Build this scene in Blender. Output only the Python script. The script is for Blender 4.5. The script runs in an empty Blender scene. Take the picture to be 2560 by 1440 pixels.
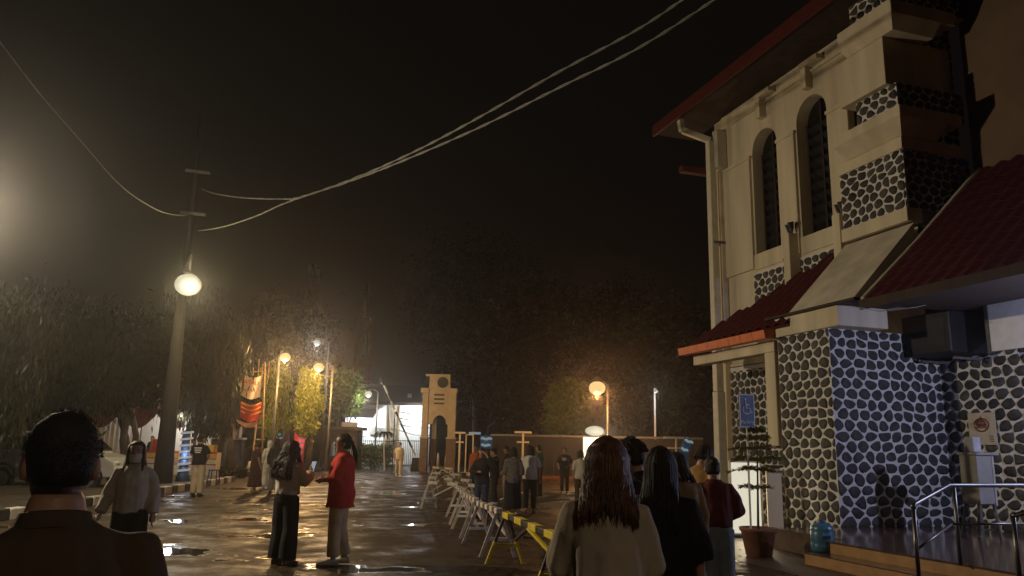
import bpy, bmesh, math, random
from mathutils import Vector, Matrix, noise, geometry
random.seed(7)
RD = math.radians
SC = bpy.context.scene
COL = SC.collection
# ------------------------------------------------------------------ camera
FPX, CAMH, YAW, ROLL = 1950.0, 1.50, RD(17.9), RD(-1.2)
PITCH = math.atan(402 / FPX)
CAM_R = Matrix.Rotation(-YAW, 3, 'Z') @ Matrix.Rotation(math.pi / 2 + PITCH, 3, 'X') @ Matrix.Rotation(-ROLL, 3, 'Z')
CAM_P = Vector((0, 0, CAMH))
cam = bpy.data.cameras.new('camera')
cam.sensor_width = 36.0
cam.lens = 36.0 * FPX / 2560
cam.clip_start, cam.clip_end = 0.05, 2000
cam_o = bpy.data.objects.new('camera', cam)
cam_o.matrix_world = Matrix.Translation(CAM_P) @ CAM_R.to_4x4()
COL.objects.link(cam_o)
SC.camera = cam_o
# ------------------------------------------------------------------ night sky, faint moon, exposure
w = bpy.data.worlds.new('World'); SC.world = w; w.use_nodes = True
nt = w.node_tree; nt.nodes.clear()
sky = nt.nodes.new('ShaderNodeTexSky'); sky.sky_type = 'NISHITA'; sky.sun_disc = False
sky.sun_elevation = RD(-4); sky.sun_rotation = RD(200)
bg = nt.nodes.new('ShaderNodeBackground'); bg.inputs[1].default_value = 0.004
bg2 = nt.nodes.new('ShaderNodeBackground'); bg2.inputs[0].default_value = (0.0030, 0.0022, 0.0018, 1); bg2.inputs[1].default_value = 1.0
ad = nt.nodes.new('ShaderNodeAddShader'); wo = nt.nodes.new('ShaderNodeOutputWorld')
nt.links.new(sky.outputs[0], bg.inputs[0]); nt.links.new(bg.outputs[0], ad.inputs[0]); nt.links.new(bg2.outputs[0], ad.inputs[1]); nt.links.new(ad.outputs[0], wo.inputs[0])
sl = bpy.data.lights.new('moon', 'SUN'); sl.energy = 0.004; sl.angle = RD(2); sl.color = (0.8, 0.85, 1.0)
so = bpy.data.objects.new('moon', sl); so.rotation_euler = (RD(40), 0, RD(30)); COL.objects.link(so)
SC.view_settings.view_transform = 'Standard'; SC.view_settings.look = 'None'
SC.view_settings.exposure = 0.0; SC.view_settings.gamma = 1.0
SC.cycles.use_denoising = True
SC.cycles.max_bounces = 6; SC.cycles.diffuse_bounces = 3; SC.cycles.glossy_bounces = 3; SC.cycles.volume_bounces = 0
SC.cycles.transparent_max_bounces = 12
SC.cycles.sample_clamp_indirect = 1.5; SC.cycles.caustics_reflective = False; SC.cycles.caustics_refractive = False
SC.cycles.use_light_tree = True

# ------------------------------------------------------------------ pixel helpers (photograph pixel -> a point of the place at a known depth or plane)
def ray(x, y): return CAM_R @ Vector(((x - 1280) / FPX, -(y - 720) / FPX, -1))
def at(x, y, d): return CAM_P + ray(x, y) * d
def G(x, y, z=0.0):
    r = ray(x, y); return CAM_P + r * ((z - CAMH) / r.z)
def PX(x, y, X):
    r = ray(x, y); return CAM_P + r * (X / r.x)
def gz(x, y, d_): p = at(x, y, d_); p.z = 0; return p
def PY(x, y, Y):
    r = ray(x, y); return CAM_P + r * (Y / r.y)

# ------------------------------------------------------------------ materials
MATS = {}
def mat(name, col, rough=0.7, metal=0.0, var=0.25, scale=6.0, bump=0.15, bscale=40.0, emit=None, spec=0.4, col2=None, streak=False, coat=0.0):
    if name in MATS: return MATS[name]
    m = bpy.data.materials.new(name); m.use_nodes = True; n = m.node_tree.nodes; l = m.node_tree.links
    b = n['Principled BSDF']
    b.inputs['Roughness'].default_value = rough; b.inputs['Metallic'].default_value = metal
    b.inputs['Specular IOR Level'].default_value = spec
    if coat: b.inputs['Coat Weight'].default_value = coat
    tc = n.new('ShaderNodeTexCoord'); mp = n.new('ShaderNodeMapping'); l.new(tc.outputs['Object'], mp.inputs[0])
    if streak: mp.inputs['Scale'].default_value = (1, 1, 0.12)
    nz = n.new('ShaderNodeTexNoise'); nz.inputs['Scale'].default_value = scale; nz.inputs['Detail'].default_value = 6
    l.new(mp.outputs[0], nz.inputs['Vector'])
    cr = n.new('ShaderNodeValToRGB'); cr.color_ramp.elements[0].position = 0.3; cr.color_ramp.elements[1].position = 0.7
    c2 = col2 or tuple(min(1, c * (1 + var)) for c in col); c1 = tuple(c * (1 - var) for c in col) if not col2 else col
    cr.color_ramp.elements[0].color = (*c1, 1); cr.color_ramp.elements[1].color = (*c2, 1)
    l.new(nz.outputs[0], cr.inputs[0]); l.new(cr.outputs[0], b.inputs['Base Color'])
    if bump:
        n2 = n.new('ShaderNodeTexNoise'); n2.inputs['Scale'].default_value = bscale; n2.inputs['Detail'].default_value = 4
        l.new(tc.outputs['Object'], n2.inputs['Vector'])
        bp = n.new('ShaderNodeBump'); bp.inputs['Strength'].default_value = bump; bp.inputs['Distance'].default_value = 0.02
        l.new(n2.outputs[0], bp.inputs['Height']); l.new(bp.outputs[0], b.inputs['Normal'])
    if emit:
        b.inputs['Emission Color'].default_value = (*emit[0], 1); b.inputs['Emission Strength'].default_value = emit[1]
    MATS[name] = m; return m
def leafmat(name, col):
    if name in MATS: return MATS[name]
    m = bpy.data.materials.new(name); m.use_nodes = True; n = m.node_tree.nodes; l = m.node_tree.links; n.clear()
    o = n.new('ShaderNodeOutputMaterial'); d = n.new('ShaderNodeBsdfDiffuse'); t = n.new('ShaderNodeBsdfTranslucent'); g = n.new('ShaderNodeBsdfGlossy')
    mx = n.new('ShaderNodeMixShader'); mx.inputs[0].default_value = 0.35; m2 = n.new('ShaderNodeMixShader'); m2.inputs[0].default_value = 0.02
    g.inputs['Roughness'].default_value = 0.4
    geo = n.new('ShaderNodeNewGeometry'); cr = n.new('ShaderNodeValToRGB')
    cr.color_ramp.elements[0].color = (col[0] * .45, col[1] * .45, col[2] * .45, 1); cr.color_ramp.elements[1].color = (col[0] * 1.4, col[1] * 1.35, col[2] * 1.2, 1)
    l.new(geo.outputs['Random Per Island'], cr.inputs[0])
    for s in (d, t): l.new(cr.outputs[0], s.inputs[0])
    l.new(d.outputs[0], mx.inputs[1]); l.new(t.outputs[0], mx.inputs[2]); l.new(mx.outputs[0], m2.inputs[1]); l.new(g.outputs[0], m2.inputs[2]); l.new(m2.outputs[0], o.inputs[0])
    MATS[name] = m; return m
def glow(name, col, s):
    return mat(name, (0.02, 0.02, 0.02), 0.6, emit=(col, s), bump=0, var=0.02, spec=.1)

# ------------------------------------------------------------------ mesh builder
WL = {}
class MB:
    def __init__(s): s.v = []; s.f = []
    def add(s, vs, fs):
        o = len(s.v); s.v += [Vector(p) for p in vs]; s.f += [tuple(i + o for i in f) for f in fs]; return s
    def box(s, x0, x1, y0, y1, z0, z1):
        return s.add([(x0, y0, z0), (x1, y0, z0), (x1, y1, z0), (x0, y1, z0), (x0, y0, z1), (x1, y0, z1), (x1, y1, z1), (x0, y1, z1)],
                     [(0, 3, 2, 1), (4, 5, 6, 7), (0, 1, 5, 4), (1, 2, 6, 5), (2, 3, 7, 6), (3, 0, 4, 7)])
    def obox(s, c, ax, ay, az, sx, sy, sz):
        c = Vector(c); ax, ay, az = Vector(ax) * sx / 2, Vector(ay) * sy / 2, Vector(az) * sz / 2
        vs = [c + i * ax + j * ay + k * az for k in (-1, 1) for i, j in ((-1, -1), (1, -1), (1, 1), (-1, 1))]
        return s.add(vs, [(0, 3, 2, 1), (4, 5, 6, 7), (0, 1, 5, 4), (1, 2, 6, 5), (2, 3, 7, 6), (3, 0, 4, 7)])
    def bar(s, a, b, wd, ht, up=(0, 0, 1)):
        a, b = Vector(a), Vector(b); d = (b - a); L = d.length; d.normalize()
        sd = d.cross(Vector(up))
        if sd.length < 1e-4: sd = Vector((1, 0, 0))
        sd.normalize(); u = sd.cross(d)
        return s.obox((a + b) / 2, d, sd, u, L, wd, ht)
    def tube(s, pts, rad, n=8, cap=True, flat=1.0):
        pts = [Vector(p) for p in pts]; k = len(pts)
        if not hasattr(rad, '__len__'): rad = [rad] * k
        rings = []; prev = None
        for i, p in enumerate(pts):
            d = (pts[min(i + 1, k - 1)] - pts[max(i - 1, 0)])
            if d.length < 1e-9: d = Vector((0, 0, 1))
            d.normalize()
            if prev is None:
                a = d.cross(Vector((0, 1, 0.01)));
                if a.length < 1e-3: a = d.cross(Vector((1, 0, 0)))
            else: a = prev - d * prev.dot(d)
            if a.length < 1e-6: a = d.cross(Vector((0.3, 1, 0.2)))
            a.normalize(); prev = a; b = d.cross(a)
            rings.append([p + (a * math.cos(t) + b * math.sin(t) * flat) * rad[i] for t in [2 * math.pi * j / n for j in range(n)]])
        return s.rings(rings, cap)
    def rings(s, rings, cap=True):
        n = len(rings[0]); vs = [p for r in rings for p in r]; fs = []
        for i in range(len(rings) - 1):
            for j in range(n):
                fs.append((i * n + j, i * n + (j + 1) % n, (i + 1) * n + (j + 1) % n, (i + 1) * n + j))
        if cap:
            fs.append(tuple(range(n - 1, -1, -1))); fs.append(tuple((len(rings) - 1) * n + j for j in range(n)))
        return s.add(vs, fs)
    def lathe(s, c, prof, n=16, cap=True):
        c = Vector(c)
        return s.rings([[c + Vector((r * math.cos(2 * math.pi * j / n), r * math.sin(2 * math.pi * j / n), z)) for j in range(n)] for r, z in prof], cap)
    def ell(s, c, rx, ry, rz, n=12, m=8):
        pr = [(math.sin(math.pi * i / m), -math.cos(math.pi * i / m)) for i in range(m + 1)]
        pr[0] = (0.02, -1); pr[-1] = (0.02, 1); c = Vector(c)
        return s.rings([[c + Vector((r * rx * math.cos(2 * math.pi * j / n), r * ry * math.sin(2 * math.pi * j / n), z * rz)) for j in range(n)] for r, z in pr])
    def prism(s, poly, d):
        d = Vector(d); poly = [Vector(p) for p in poly]; n = len(poly)
        return s.add(poly + [p + d for p in poly], [tuple(range(n - 1, -1, -1)), tuple(range(n, 2 * n))] + [(i, (i + 1) % n, n + (i + 1) % n, n + i) for i in range(n)])
    def xf(s, fn): s.v = [Vector(fn(p)) for p in s.v]; return s
    def mesh(s, name, off=None):
        me = bpy.data.meshes.new(name)
        o = off or Vector((0, 0, 0))
        me.from_pydata([tuple(p - o) for p in s.v], [], s.f); me.update()
        return me
    def build(s, name, m, parent=None, smooth=False, bevel=0.0, fix=True, local=False):
        off = Vector((0, 0, 0))
        if parent is not None and not local: off = WL.get(parent.name, Vector((0, 0, 0)))
        me = s.mesh(name, off)
        if fix:
            bm = bmesh.new(); bm.from_mesh(me); bmesh.ops.recalc_face_normals(bm, faces=bm.faces); bm.to_mesh(me); bm.free()
        o = bpy.data.objects.new(name, me); me.materials.append(m); COL.objects.link(o)
        if smooth: me.polygons.foreach_set('use_smooth', [True] * len(me.polygons))
        if bevel:
            b = o.modifiers.new('bevel', 'BEVEL'); b.width = bevel; b.segments = 2; b.limit_method = 'ANGLE'
        if parent is not None: o.parent = parent; WL[o.name] = off
        else: WL[o.name] = Vector((0, 0, 0))
        return o
def tag(o, label, cat, group=None, kind=None):
    if label: o['label'] = label
    if cat: o['category'] = cat
    if group: o['group'] = group
    if kind: o['kind'] = kind
    return o
def thing(name, label, cat, loc=(0, 0, 0), rz=0.0, group=None):
    o = bpy.data.objects.new(name, None); COL.objects.link(o); o.location = loc; o.rotation_euler = (0, 0, rz); o.empty_display_size = 0.2
    WL[o.name] = Vector(loc); return tag(o, label, cat, group, 'thing')
def text(body, size, m, parent, loc, xdir, ydir, name='lettering', align='CENTER'):
    cu = bpy.data.curves.new(name, 'FONT'); cu.body = body; cu.size = size; cu.align_x = align; cu.align_y = 'CENTER'; cu.extrude = 0.002
    o = bpy.data.objects.new(name, cu); COL.objects.link(o); cu.materials.append(m)
    xd, yd = Vector(xdir).normalized(), Vector(ydir).normalized(); zd = xd.cross(yd)
    M = Matrix((xd, yd, zd)).transposed().to_4x4(); o.parent = parent
    o.matrix_local = Matrix.Translation(Vector(loc) - WL.get(parent.name, Vector())) @ M
    return o
def lamp_light(name, p, col, power, r=0.12, parent=None, typ='POINT', rot=None, spot=None, size=None):
    L = bpy.data.lights.new(name, typ); L.energy = power; L.color = col
    if typ == 'POINT': L.shadow_soft_size = r
    if typ == 'SPOT': L.shadow_soft_size = r; L.spot_size = spot; L.spot_blend = 0.6
    if typ == 'AREA': L.size = size[0]; L.size_y = size[1]; L.shape = 'RECTANGLE'
    o = bpy.data.objects.new(name, L); COL.objects.link(o)
    if parent is not None: o.parent = parent; o.location = Vector(p) - WL[parent.name]
    else: o.location = p
    if rot: o.rotation_euler = rot
    return o

# ------------------------------------------------------------------ material set
CREAM = mat('cream_plaster', (0.60, 0.52, 0.38), 0.85, var=0.17, scale=2.6, bump=0.2, bscale=24, streak=True)
CREAM2 = mat('pale_plaster', (0.56, 0.50, 0.40), 0.85, var=0.2, scale=2.2, bump=0.15)
MORTAR = mat('white_mortar', (0.68, 0.65, 0.61), 0.9, var=0.12, scale=5, bump=0.4, bscale=60)
STONE = mat('dark_river_stone', (0.042, 0.040, 0.038), 0.62, var=0.5, scale=9, bump=0.5, bscale=45, spec=0.3)
_n, _l = STONE.node_tree.nodes, STONE.node_tree.links
_g = _n.new('ShaderNodeNewGeometry'); _h = _n.new('ShaderNodeHueSaturation'); _m = _n.new('ShaderNodeMapRange'); _m.inputs[3].default_value = 0.5; _m.inputs[4].default_value = 1.7
_m2 = _n.new('ShaderNodeMapRange'); _m2.inputs[3].default_value = 0.4; _m2.inputs[4].default_value = 1.8
_l.new(_g.outputs['Random Per Island'], _m.inputs[0]); _l.new(_g.outputs['Random Per Island'], _m2.inputs[0]); _l.new(_m.outputs[0], _h.inputs['Value']); _l.new(_m2.outputs[0], _h.inputs['Saturation'])
_p = _n['Principled BSDF']; _src = _p.inputs['Base Color'].links[0].from_socket; _l.new(_src, _h.inputs['Color']); _l.new(_h.outputs[0], _p.inputs['Base Color'])
REDTILE = mat('red_roof_tile', (0.085, 0.014, 0.015), 0.55, var=0.45, scale=7, bump=0.3)
REDPAINT = mat('red_painted_timber', (0.085, 0.015, 0.013), 0.5, var=0.2, bump=0.1)
ORANGE = mat('orange_gutter_paint', (0.62, 0.13, 0.035), 0.45, var=0.15, bump=0.05)
DARKWOOD = mat('dark_soffit_wood', (0.035, 0.02, 0.015), 0.8, var=0.3, streak=True)
GLASSD = mat('dark_window_glass', (0.012, 0.012, 0.014), 0.12, var=0.3, bump=0.02, spec=0.6)
WHITEP = mat('white_paint', (0.72, 0.70, 0.66), 0.5, var=0.08, bump=0.05)
PIPE = mat('cream_pipe_paint', (0.60, 0.55, 0.43), 0.5, var=0.1, bump=0.05)
STEEL = mat('stainless_steel', (0.14, 0.135, 0.13), 0.38, 0.95, var=0.1, bump=0.02)
GREYM = mat('grey_metal', (0.18, 0.17, 0.16), 0.5, 0.6, var=0.2, bump=0.1)
DARKM = mat('dark_metal', (0.03, 0.03, 0.03), 0.5, 0.4, var=0.2, bump=0.1)
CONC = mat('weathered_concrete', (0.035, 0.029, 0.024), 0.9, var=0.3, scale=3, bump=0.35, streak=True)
BARK = mat('tree_bark', (0.07, 0.052, 0.038), 0.9, var=0.45, scale=8, bump=0.7, bscale=20, streak=True)
BLACKP = mat('black_paint', (0.018, 0.017, 0.016), 0.5, var=0.3, bump=0.1)
YELP = mat('yellow_paint', (0.62, 0.47, 0.03), 0.5, var=0.2, bump=0.1)
RUST = mat('brown_rust_paint', (0.10, 0.055, 0.035), 0.7, var=0.4, bump=0.25)
KERBW = mat('kerb_white', (0.55, 0.51, 0.43), 0.8, var=0.25, scale=4, bump=0.4)
KERBB = mat('kerb_black', (0.025, 0.023, 0.022), 0.8, var=0.4, scale=4, bump=0.4)
TERRA = mat('terracotta', (0.16, 0.062, 0.035), 0.7, var=0.25)
TILEF = mat('wet_brown_tile', (0.09, 0.055, 0.04), 0.10, var=0.3, bump=0.03)
STEPY = mat('ochre_step_tile', (0.36, 0.20, 0.085), 0.45, var=0.2, bump=0.1)

# ------------------------------------------------------------------ ground: wet asphalt with puddles
def wet_asphalt():
    m = bpy.data.materials.new('wet_asphalt'); m.use_nodes = True; n = m.node_tree.nodes; l = m.node_tree.links
    b = n['Principled BSDF']; tc = n.new('ShaderNodeTexCoord')
    def nz(s, d, r=0.55):
        t = n.new('ShaderNodeTexNoise'); t.inputs['Scale'].default_value = s; t.inputs['Detail'].default_value = d; t.inputs['Roughness'].default_value = r
        l.new(tc.outputs['Object'], t.inputs['Vector']); return t
    def ramp(src, *st):
        c = n.new('ShaderNodeValToRGB'); e = c.color_ramp.elements
        e[0].position, e[0].color = st[0][0], (*st[0][1], 1); e[1].position, e[1].color = st[1][0], (*st[1][1], 1)
        l.new(src, c.inputs[0]); return c
    pud = ramp(nz(0.55, 7, 0.58).outputs[0], (0.57, (0, 0, 0)), (0.605, (1, 1, 1)))
    colr = ramp(nz(2.2, 8, 0.7).outputs[0], (0.3, (0.022, 0.014, 0.008)), (0.72, (0.062, 0.039, 0.022)))
    damp = ramp(nz(1.1, 9, .66).outputs[0], (0.38, (0.30,) * 3), (0.58, (0.78,) * 3))
    mx = n.new('ShaderNodeMix'); mx.data_type = 'RGBA'; mx.inputs[7].default_value = (0.018, 0.016, 0.014, 1)
    l.new(pud.outputs[0], mx.inputs[0]); l.new(colr.outputs[0], mx.inputs[6]); l.new(mx.outputs[2], b.inputs['Base Color'])
    mr = n.new('ShaderNodeMix'); mr.data_type = 'RGBA'; mr.inputs[7].default_value = (0.025, 0.025, 0.025, 1)
    l.new(pud.outputs[0], mr.inputs[0]); l.new(damp.outputs[0], mr.inputs[6]); l.new(mr.outputs[2], b.inputs['Roughness'])
    g = nz(55, 6, 0.7); g2 = nz(5, 3); ma = n.new('ShaderNodeMath'); ma.operation = 'ADD'
    sc2 = n.new('ShaderNodeMath'); sc2.operation = 'MULTIPLY'; sc2.inputs[1].default_value = 0.35; l.new(g2.outputs[0], sc2.inputs[0]); l.new(g.outputs[0], ma.inputs[0]); l.new(sc2.outputs[0], ma.inputs[1])
    inv = n.new('ShaderNodeMath'); inv.operation = 'SUBTRACT'; inv.inputs[0].default_value = 1.0; l.new(pud.outputs[0], inv.inputs[1])
    ms = n.new('ShaderNodeMath'); ms.operation = 'MULTIPLY'; ms.inputs[1].default_value = 0.28; l.new(inv.outputs[0], ms.inputs[0])
    ab = n.new('ShaderNodeMath'); ab.operation = 'ADD'; ab.inputs[1].default_value = 0.02; l.new(ms.outputs[0], ab.inputs[0])
    bp = n.new('ShaderNodeBump'); bp.inputs['Distance'].default_value = 0.025; l.new(ab.outputs[0], bp.inputs['Strength']); l.new(ma.outputs[0], bp.inputs['Height']); l.new(bp.outputs[0], b.inputs['Normal'])
    sp = n.new('ShaderNodeMapRange'); sp.inputs[3].default_value = 0.10; sp.inputs[4].default_value = 0.45; l.new(pud.outputs[0], sp.inputs[0]); l.new(sp.outputs[0], b.inputs['Specular IOR Level'])
    return m
ASPH = wet_asphalt()
tag(MB().add([(-400, -200, 0), (400, -200, 0), (400, 700, 0), (-400, 700, 0)], [(0, 1, 2, 3)]).build('road', ASPH), 'wet asphalt road with puddles', None, kind='structure')
# raised island on the left behind the kerb
SOIL = mat('island_soil', (0.05, 0.038, 0.026), 0.95, var=0.5, scale=3, bump=0.8, bscale=12)
KP = [G(-420, 1372), G(10, 1300), G(250, 1261), G(402, 1236), G(484, 1222), G(580, 1204)]
isl = MB(); ip = [Vector((p.x - 0.12, p.y, 0.0)) for p in KP] + [Vector((-1.6, 37.5, 0)), Vector((-30, 38, 0)), Vector((-30, KP[0].y, 0))]
isl.prism([p + Vector((0, 0, -0.05)) for p in ip], (0, 0, 0.17)).build('island', SOIL)['kind'] = 'structure'
kerb = thing('kerb', None, None); kerb['kind'] = 'structure'; del_cat = None
seg = 0
for a, b in zip(KP[:-1], KP[1:]):
    L = (b - a).length; k = max(1, round(L / 0.62))
    for i in range(k):
        p, q = a.lerp(b, (i + 0.02) / k), a.lerp(b, (i + 0.98) / k)
        jit = Vector((random.uniform(-.015, .015), 0, random.uniform(-.01, .008)))
        MB().bar(p + Vector((0, 0, 0.10)) + jit, q + Vector((0, 0, 0.10)) + jit, 0.20, 0.22).build('kerb_block', KERBW if seg % 2 else KERBB, kerb, bevel=0.02); seg += 1
# dry brown paving next to the building
PAVE = mat('brown_paving', (0.085, 0.055, 0.038), 0.45, var=0.35, scale=2.5, bump=0.35, bscale=25)
tag(MB().add([(6.6, 2, 0.004), (30, 2, 0.004), (30, 19, 0.004), (6.9, 19, 0.004)], [(0, 1, 2, 3)]).build('pavement', PAVE), 'brown paving beside the building', None, kind='structure')

# ------------------------------------------------------------------ stone facing: rounded stones set in pale mortar
def voronoi_cells(W, H, sz, seed, gap, mask=None, vs=0.86):
    rnd = random.Random(seed); pts = []; row = 0; y = sz * 0.35
    while y < H + sz * .4:
        x = sz * (0.3 if row % 2 else 0.8) * rnd.uniform(0.8, 1.2); st = sz * rnd.uniform(1.02, 1.18)
        while x < W + sz * .5:
            pts.append((x + rnd.uniform(-.14, .14) * sz, y + rnd.uniform(-.12, .12) * sz)); x += st * rnd.uniform(0.82, 1.2)
        y += sz * vs * rnd.uniform(0.86, 0.98); row += 1
    cells = []
    for i, (px, py) in enumerate(pts):
        if mask and not mask(px, py): continue
        poly = [(0, 0), (W, 0), (W, H), (0, H)]
        for j, (qx, qy) in enumerate(pts):
            if i == j or abs(qx - px) > sz * 2.6 or abs(qy - py) > sz * 2.6: continue
            nx, ny = qx - px, qy - py; L = math.hypot(nx, ny); nx /= L; ny /= L
            g = gap * (0.5 + 0.25 * math.sin(i * 12.9 + j * 3.1)); c = nx * (px + qx) / 2 + ny * (py + qy) / 2 - g
            out = []; n = len(poly)
            for k in range(n):
                a, b = poly[k], poly[(k + 1) % n]; da, db = nx * a[0] + ny * a[1] - c, nx * b[0] + ny * b[1] - c
                if da <= 0: out.append(a)
                if (da < 0) != (db < 0) and abs(da - db) > 1e-12:
                    t = da / (da - db); out.append((a[0] + (b[0] - a[0]) * t, a[1] + (b[1] - a[1]) * t))
            poly = out
            if len(poly) < 3: break
        if len(poly) < 3: continue
        A = 0.5 * abs(sum(poly[k][0] * poly[(k + 1) % len(poly)][1] - poly[(k + 1) % len(poly)][0] * poly[k][1] for k in range(len(poly))))
        if A < sz * sz * 0.06: continue
        # rounded corners
        new = []; n = len(poly)
        for k in range(n):
            a, b = poly[k], poly[(k + 1) % n]
            t = rnd.uniform(0.27, 0.34)
            new += [(a[0] * (1 - t) + b[0] * t, a[1] * (1 - t) + b[1] * t), (a[0] * t + b[0] * (1 - t), a[1] * t + b[1] * (1 - t))]
        cells.append((new, A))
    return cells
def stone_mesh(mb, poly, o, u, v, n, proud):
    cx = sum(p[0] for p in poly) / len(poly); cy = sum(p[1] for p in poly) / len(poly); k = len(poly)
    def P(x, y, h): return o + u * x + v * y + n * h
    r0 = [P(x, y, -0.005) for x, y in poly]
    r1 = [P(cx + (x - cx) * 0.93, cy + (y - cy) * 0.93, proud * 0.75) for x, y in poly]
    r2 = [P(cx + (x - cx) * 0.55, cy + (y - cy) * 0.55, proud) for x, y in poly]
    fs = [(i, (i + 1) % k, k + (i + 1) % k, k + i) for i in range(k)] + [(k + i, k + (i + 1) % k, 2 * k + (i + 1) % k, 2 * k + i) for i in range(k)] + [tuple(range(2 * k, 3 * k))]
    mb.add(r0 + r1 + r2, fs)
def stone_face(o, u, v, n, W, H, sz, parent, seed, single=True, gap=0.027, mask=None, proud=0.018, limit=9999):
    o, u, v, n = Vector(o), Vector(u), Vector(v), Vector(n); allb = MB(); ct = 0
    for poly, A in sorted(voronoi_cells(W, H, sz, seed, gap, mask), key=lambda q: -q[1]):
        if single and ct < limit:
            mb = MB(); stone_mesh(mb, poly, o, u, v, n, proud * random.uniform(.7, 1.3)); mb.build('stone', STONE, parent, smooth=True, fix=False); ct += 1
        else: stone_mesh(allb, poly, o, u, v, n, proud * random.uniform(.7, 1.3))
    if allb.v:
        allb.build('stone_facing', STONE, parent, smooth=True, fix=False)['kind'] = 'stuff'
    return ct

# ------------------------------------------------------------------ station building
XA, YB = 9.58, 11.31           # porch face toward the road, porch face toward the viewer
XU, XBAY, XW = 11.30, 10.85, 12.05
bld = thing('station_building', 'two storey cream building with dark river stone facing, arched windows and red tiled roofs', 'building', (XA, YB, 0))
EX, EY, EZ = Vector((1, 0, 0)), Vector((0, 1, 0)), Vector((0, 0, 1))
# porch block
pw = MB().box(XA, 13.5, YB, 12.75, 0, 3.72).build('porch_wall', MORTAR, bld)
n2 = stone_face((XA, YB - .001, 0.3), EX, EZ, -EY, XW - XA, 3.42, 0.232, pw, 5)
n1 = stone_face((XA - .001, 12.75, 0), -EY, EZ, -EX, 1.44, 3.72, 0.225, pw, 3, limit=300 - n2)
MB().box(XA - .06, 10.6, 10.98, 12.86, 3.723, 4.08).build('porch_beam', CREAM, bld, bevel=0.012)
MB().box(XA - .13, 10.6, 10.5, 12.95, 4.083, 4.13).build('beam_coping', DARKWOOD, bld)
# wing wall (towards the viewer on the right)
ww = MB().box(XW, 14.5, 3.0, YB - .003, 0, 4.3).build('wing_wall', MORTAR, bld)
stone_face((XW - .001, YB - .01, 0.3), -EY, EZ, -EX, 3.4, 3.9, 0.232, ww, 9, single=False)
# main wall with arched windows
YF, YN = 17.0, 4.0
def wall_with_arches(X, y0, y1, z0, z1, arches, depth):
    mb = MB(); outer = [Vector((X, y0, z0)), Vector((X, y1, z0)), Vector((X, y1, z1)), Vector((X, y0, z1))]; loops = [outer]
    for (a, b, zs, zt) in arches:
        r = (b - a) / 2; c = (a + b) / 2; lp = [Vector((X, b, zs)), Vector((X, a, zs))]
        lp += [Vector((X, c - r * math.cos(t), zt - r + r * math.sin(t))) for t in [math.pi * i / 14 for i in range(15)]]
        loops.append(lp)
    tri = geometry.tessellate_polygon(loops); vs = [p for lp in loops for p in lp]; mb.add(vs, tri)
    for lp in loops[1:]:
        k = len(lp); mb.add(lp + [p + Vector((depth, 0, 0)) for p in lp], [(i, (i + 1) % k, k + (i + 1) % k, k + i) for i in range(k)])
    mb.box(X + depth + .02, X + depth + .2, y0, y1, z0, z1)
    return mb
AR = [(14.72, 15.68, 6.25, 9.32), (12.98, 13.98, 6.25, 9.42), (11.45, 12.46, 6.25, 9.45)]
mw = wall_with_arches(XU, 10.82, YF, 3.6, 10.32, AR, 0.42).build('upper_wall', CREAM, bld)
for a, b, zs, zt in AR:
    r = (b - a) / 2; c = (a + b) / 2
    pl = [Vector((XU + .33, b, zs)), Vector((XU + .33, a, zs))] + [Vector((XU + .33, c - r * math.cos(t), zt - r + r * math.sin(t))) for t in [math.pi * i / 14 for i in range(15)]]
    wf = MB().prism([p + Vector((-.02, (c - p.y) * .0, 0)) for p in pl], (0.03, 0, 0)).build('window', GLASSD, bld)
    fr = MB()
    for yy in (a + .03, c, b - .03): fr.box(XU + .26, XU + .305, yy - .03, yy + .03, zs, zt - (r if yy != c else .02))
    fr.build('frame', DARKWOOD, wf)
    for k in range(9): MB().obox((XU + .285, c, zs + .35 + k * .27), (0.5, 0, -.85), (0, 1, 0), (.85, 0, .5), .16, (b - a) - .1, .012).build('louvre', mat('louvre_dark', (.007, .006, .006), .7), wf)
# plain ground floor of the main wall behind the skirt roof
gf = MB().box(XU, 13.2, 12.76, YF, 0, 3.62).build('ground_floor_wall', MORTAR, bld)
stone_face((XU - .001, YF - .02, 0.9), -EY, EZ, -EX, 4.2, 2.6, 0.23, gf, 13, single=False)
MB().box(XU - .08, XU, 12.77, YF, 0.62, 0.86).build('plinth_band', CREAM2, bld)
sb = MB().box(XU - .03, XU - .002, 12.6, 15.78, 4.9, 5.80).build('stone_band', MORTAR, bld)
stone_face((XU - .031, 15.78, 4.55), -EY, EZ, -EX, 3.2, 1.2, 0.215, sb, 17, single=False)
MB().box(XU - .035, XU + .36, 14.66, 15.74, 5.86, 6.247).build('window_sill', CREAM, bld, bevel=.01)
MB().box(XU - .035, XU + .36, 12.94, 14.02, 5.86, 6.247).build('window_sill', CREAM, bld, bevel=.01)
# pilasters and caps
for y0, y1 in ((15.74, 16.95), (14.03, 14.65), (12.3, 12.92)):
    MB().box(XU - .07, XU - .002, y0, y1, 5.9, 8.72).build('pilaster', CREAM, bld, bevel=.012)
    MB().box(XU - .085, XU - .001, y0 - .03, y1 + .03, 8.723, 8.80).build('pilaster_cap', CREAM, bld, bevel=.01)
# dentil brackets under the eaves
for yy in (15.05, 13.35, 11.72):
    MB().box(XU - .20, XU - .003, yy, yy + .17, 9.55, 10.05).build('bracket', CREAM, bld, bevel=.015)
    MB().box(XU - .23, XU - .004, yy - .42, yy + .17, 10.053, 10.16).build('bracket_cap', CREAM, bld, bevel=.01)
MB().box(XU - .05, XU - .002, 10.9, 16.6, 9.93, 9.99).build('string_course', CREAM, bld)
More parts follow.
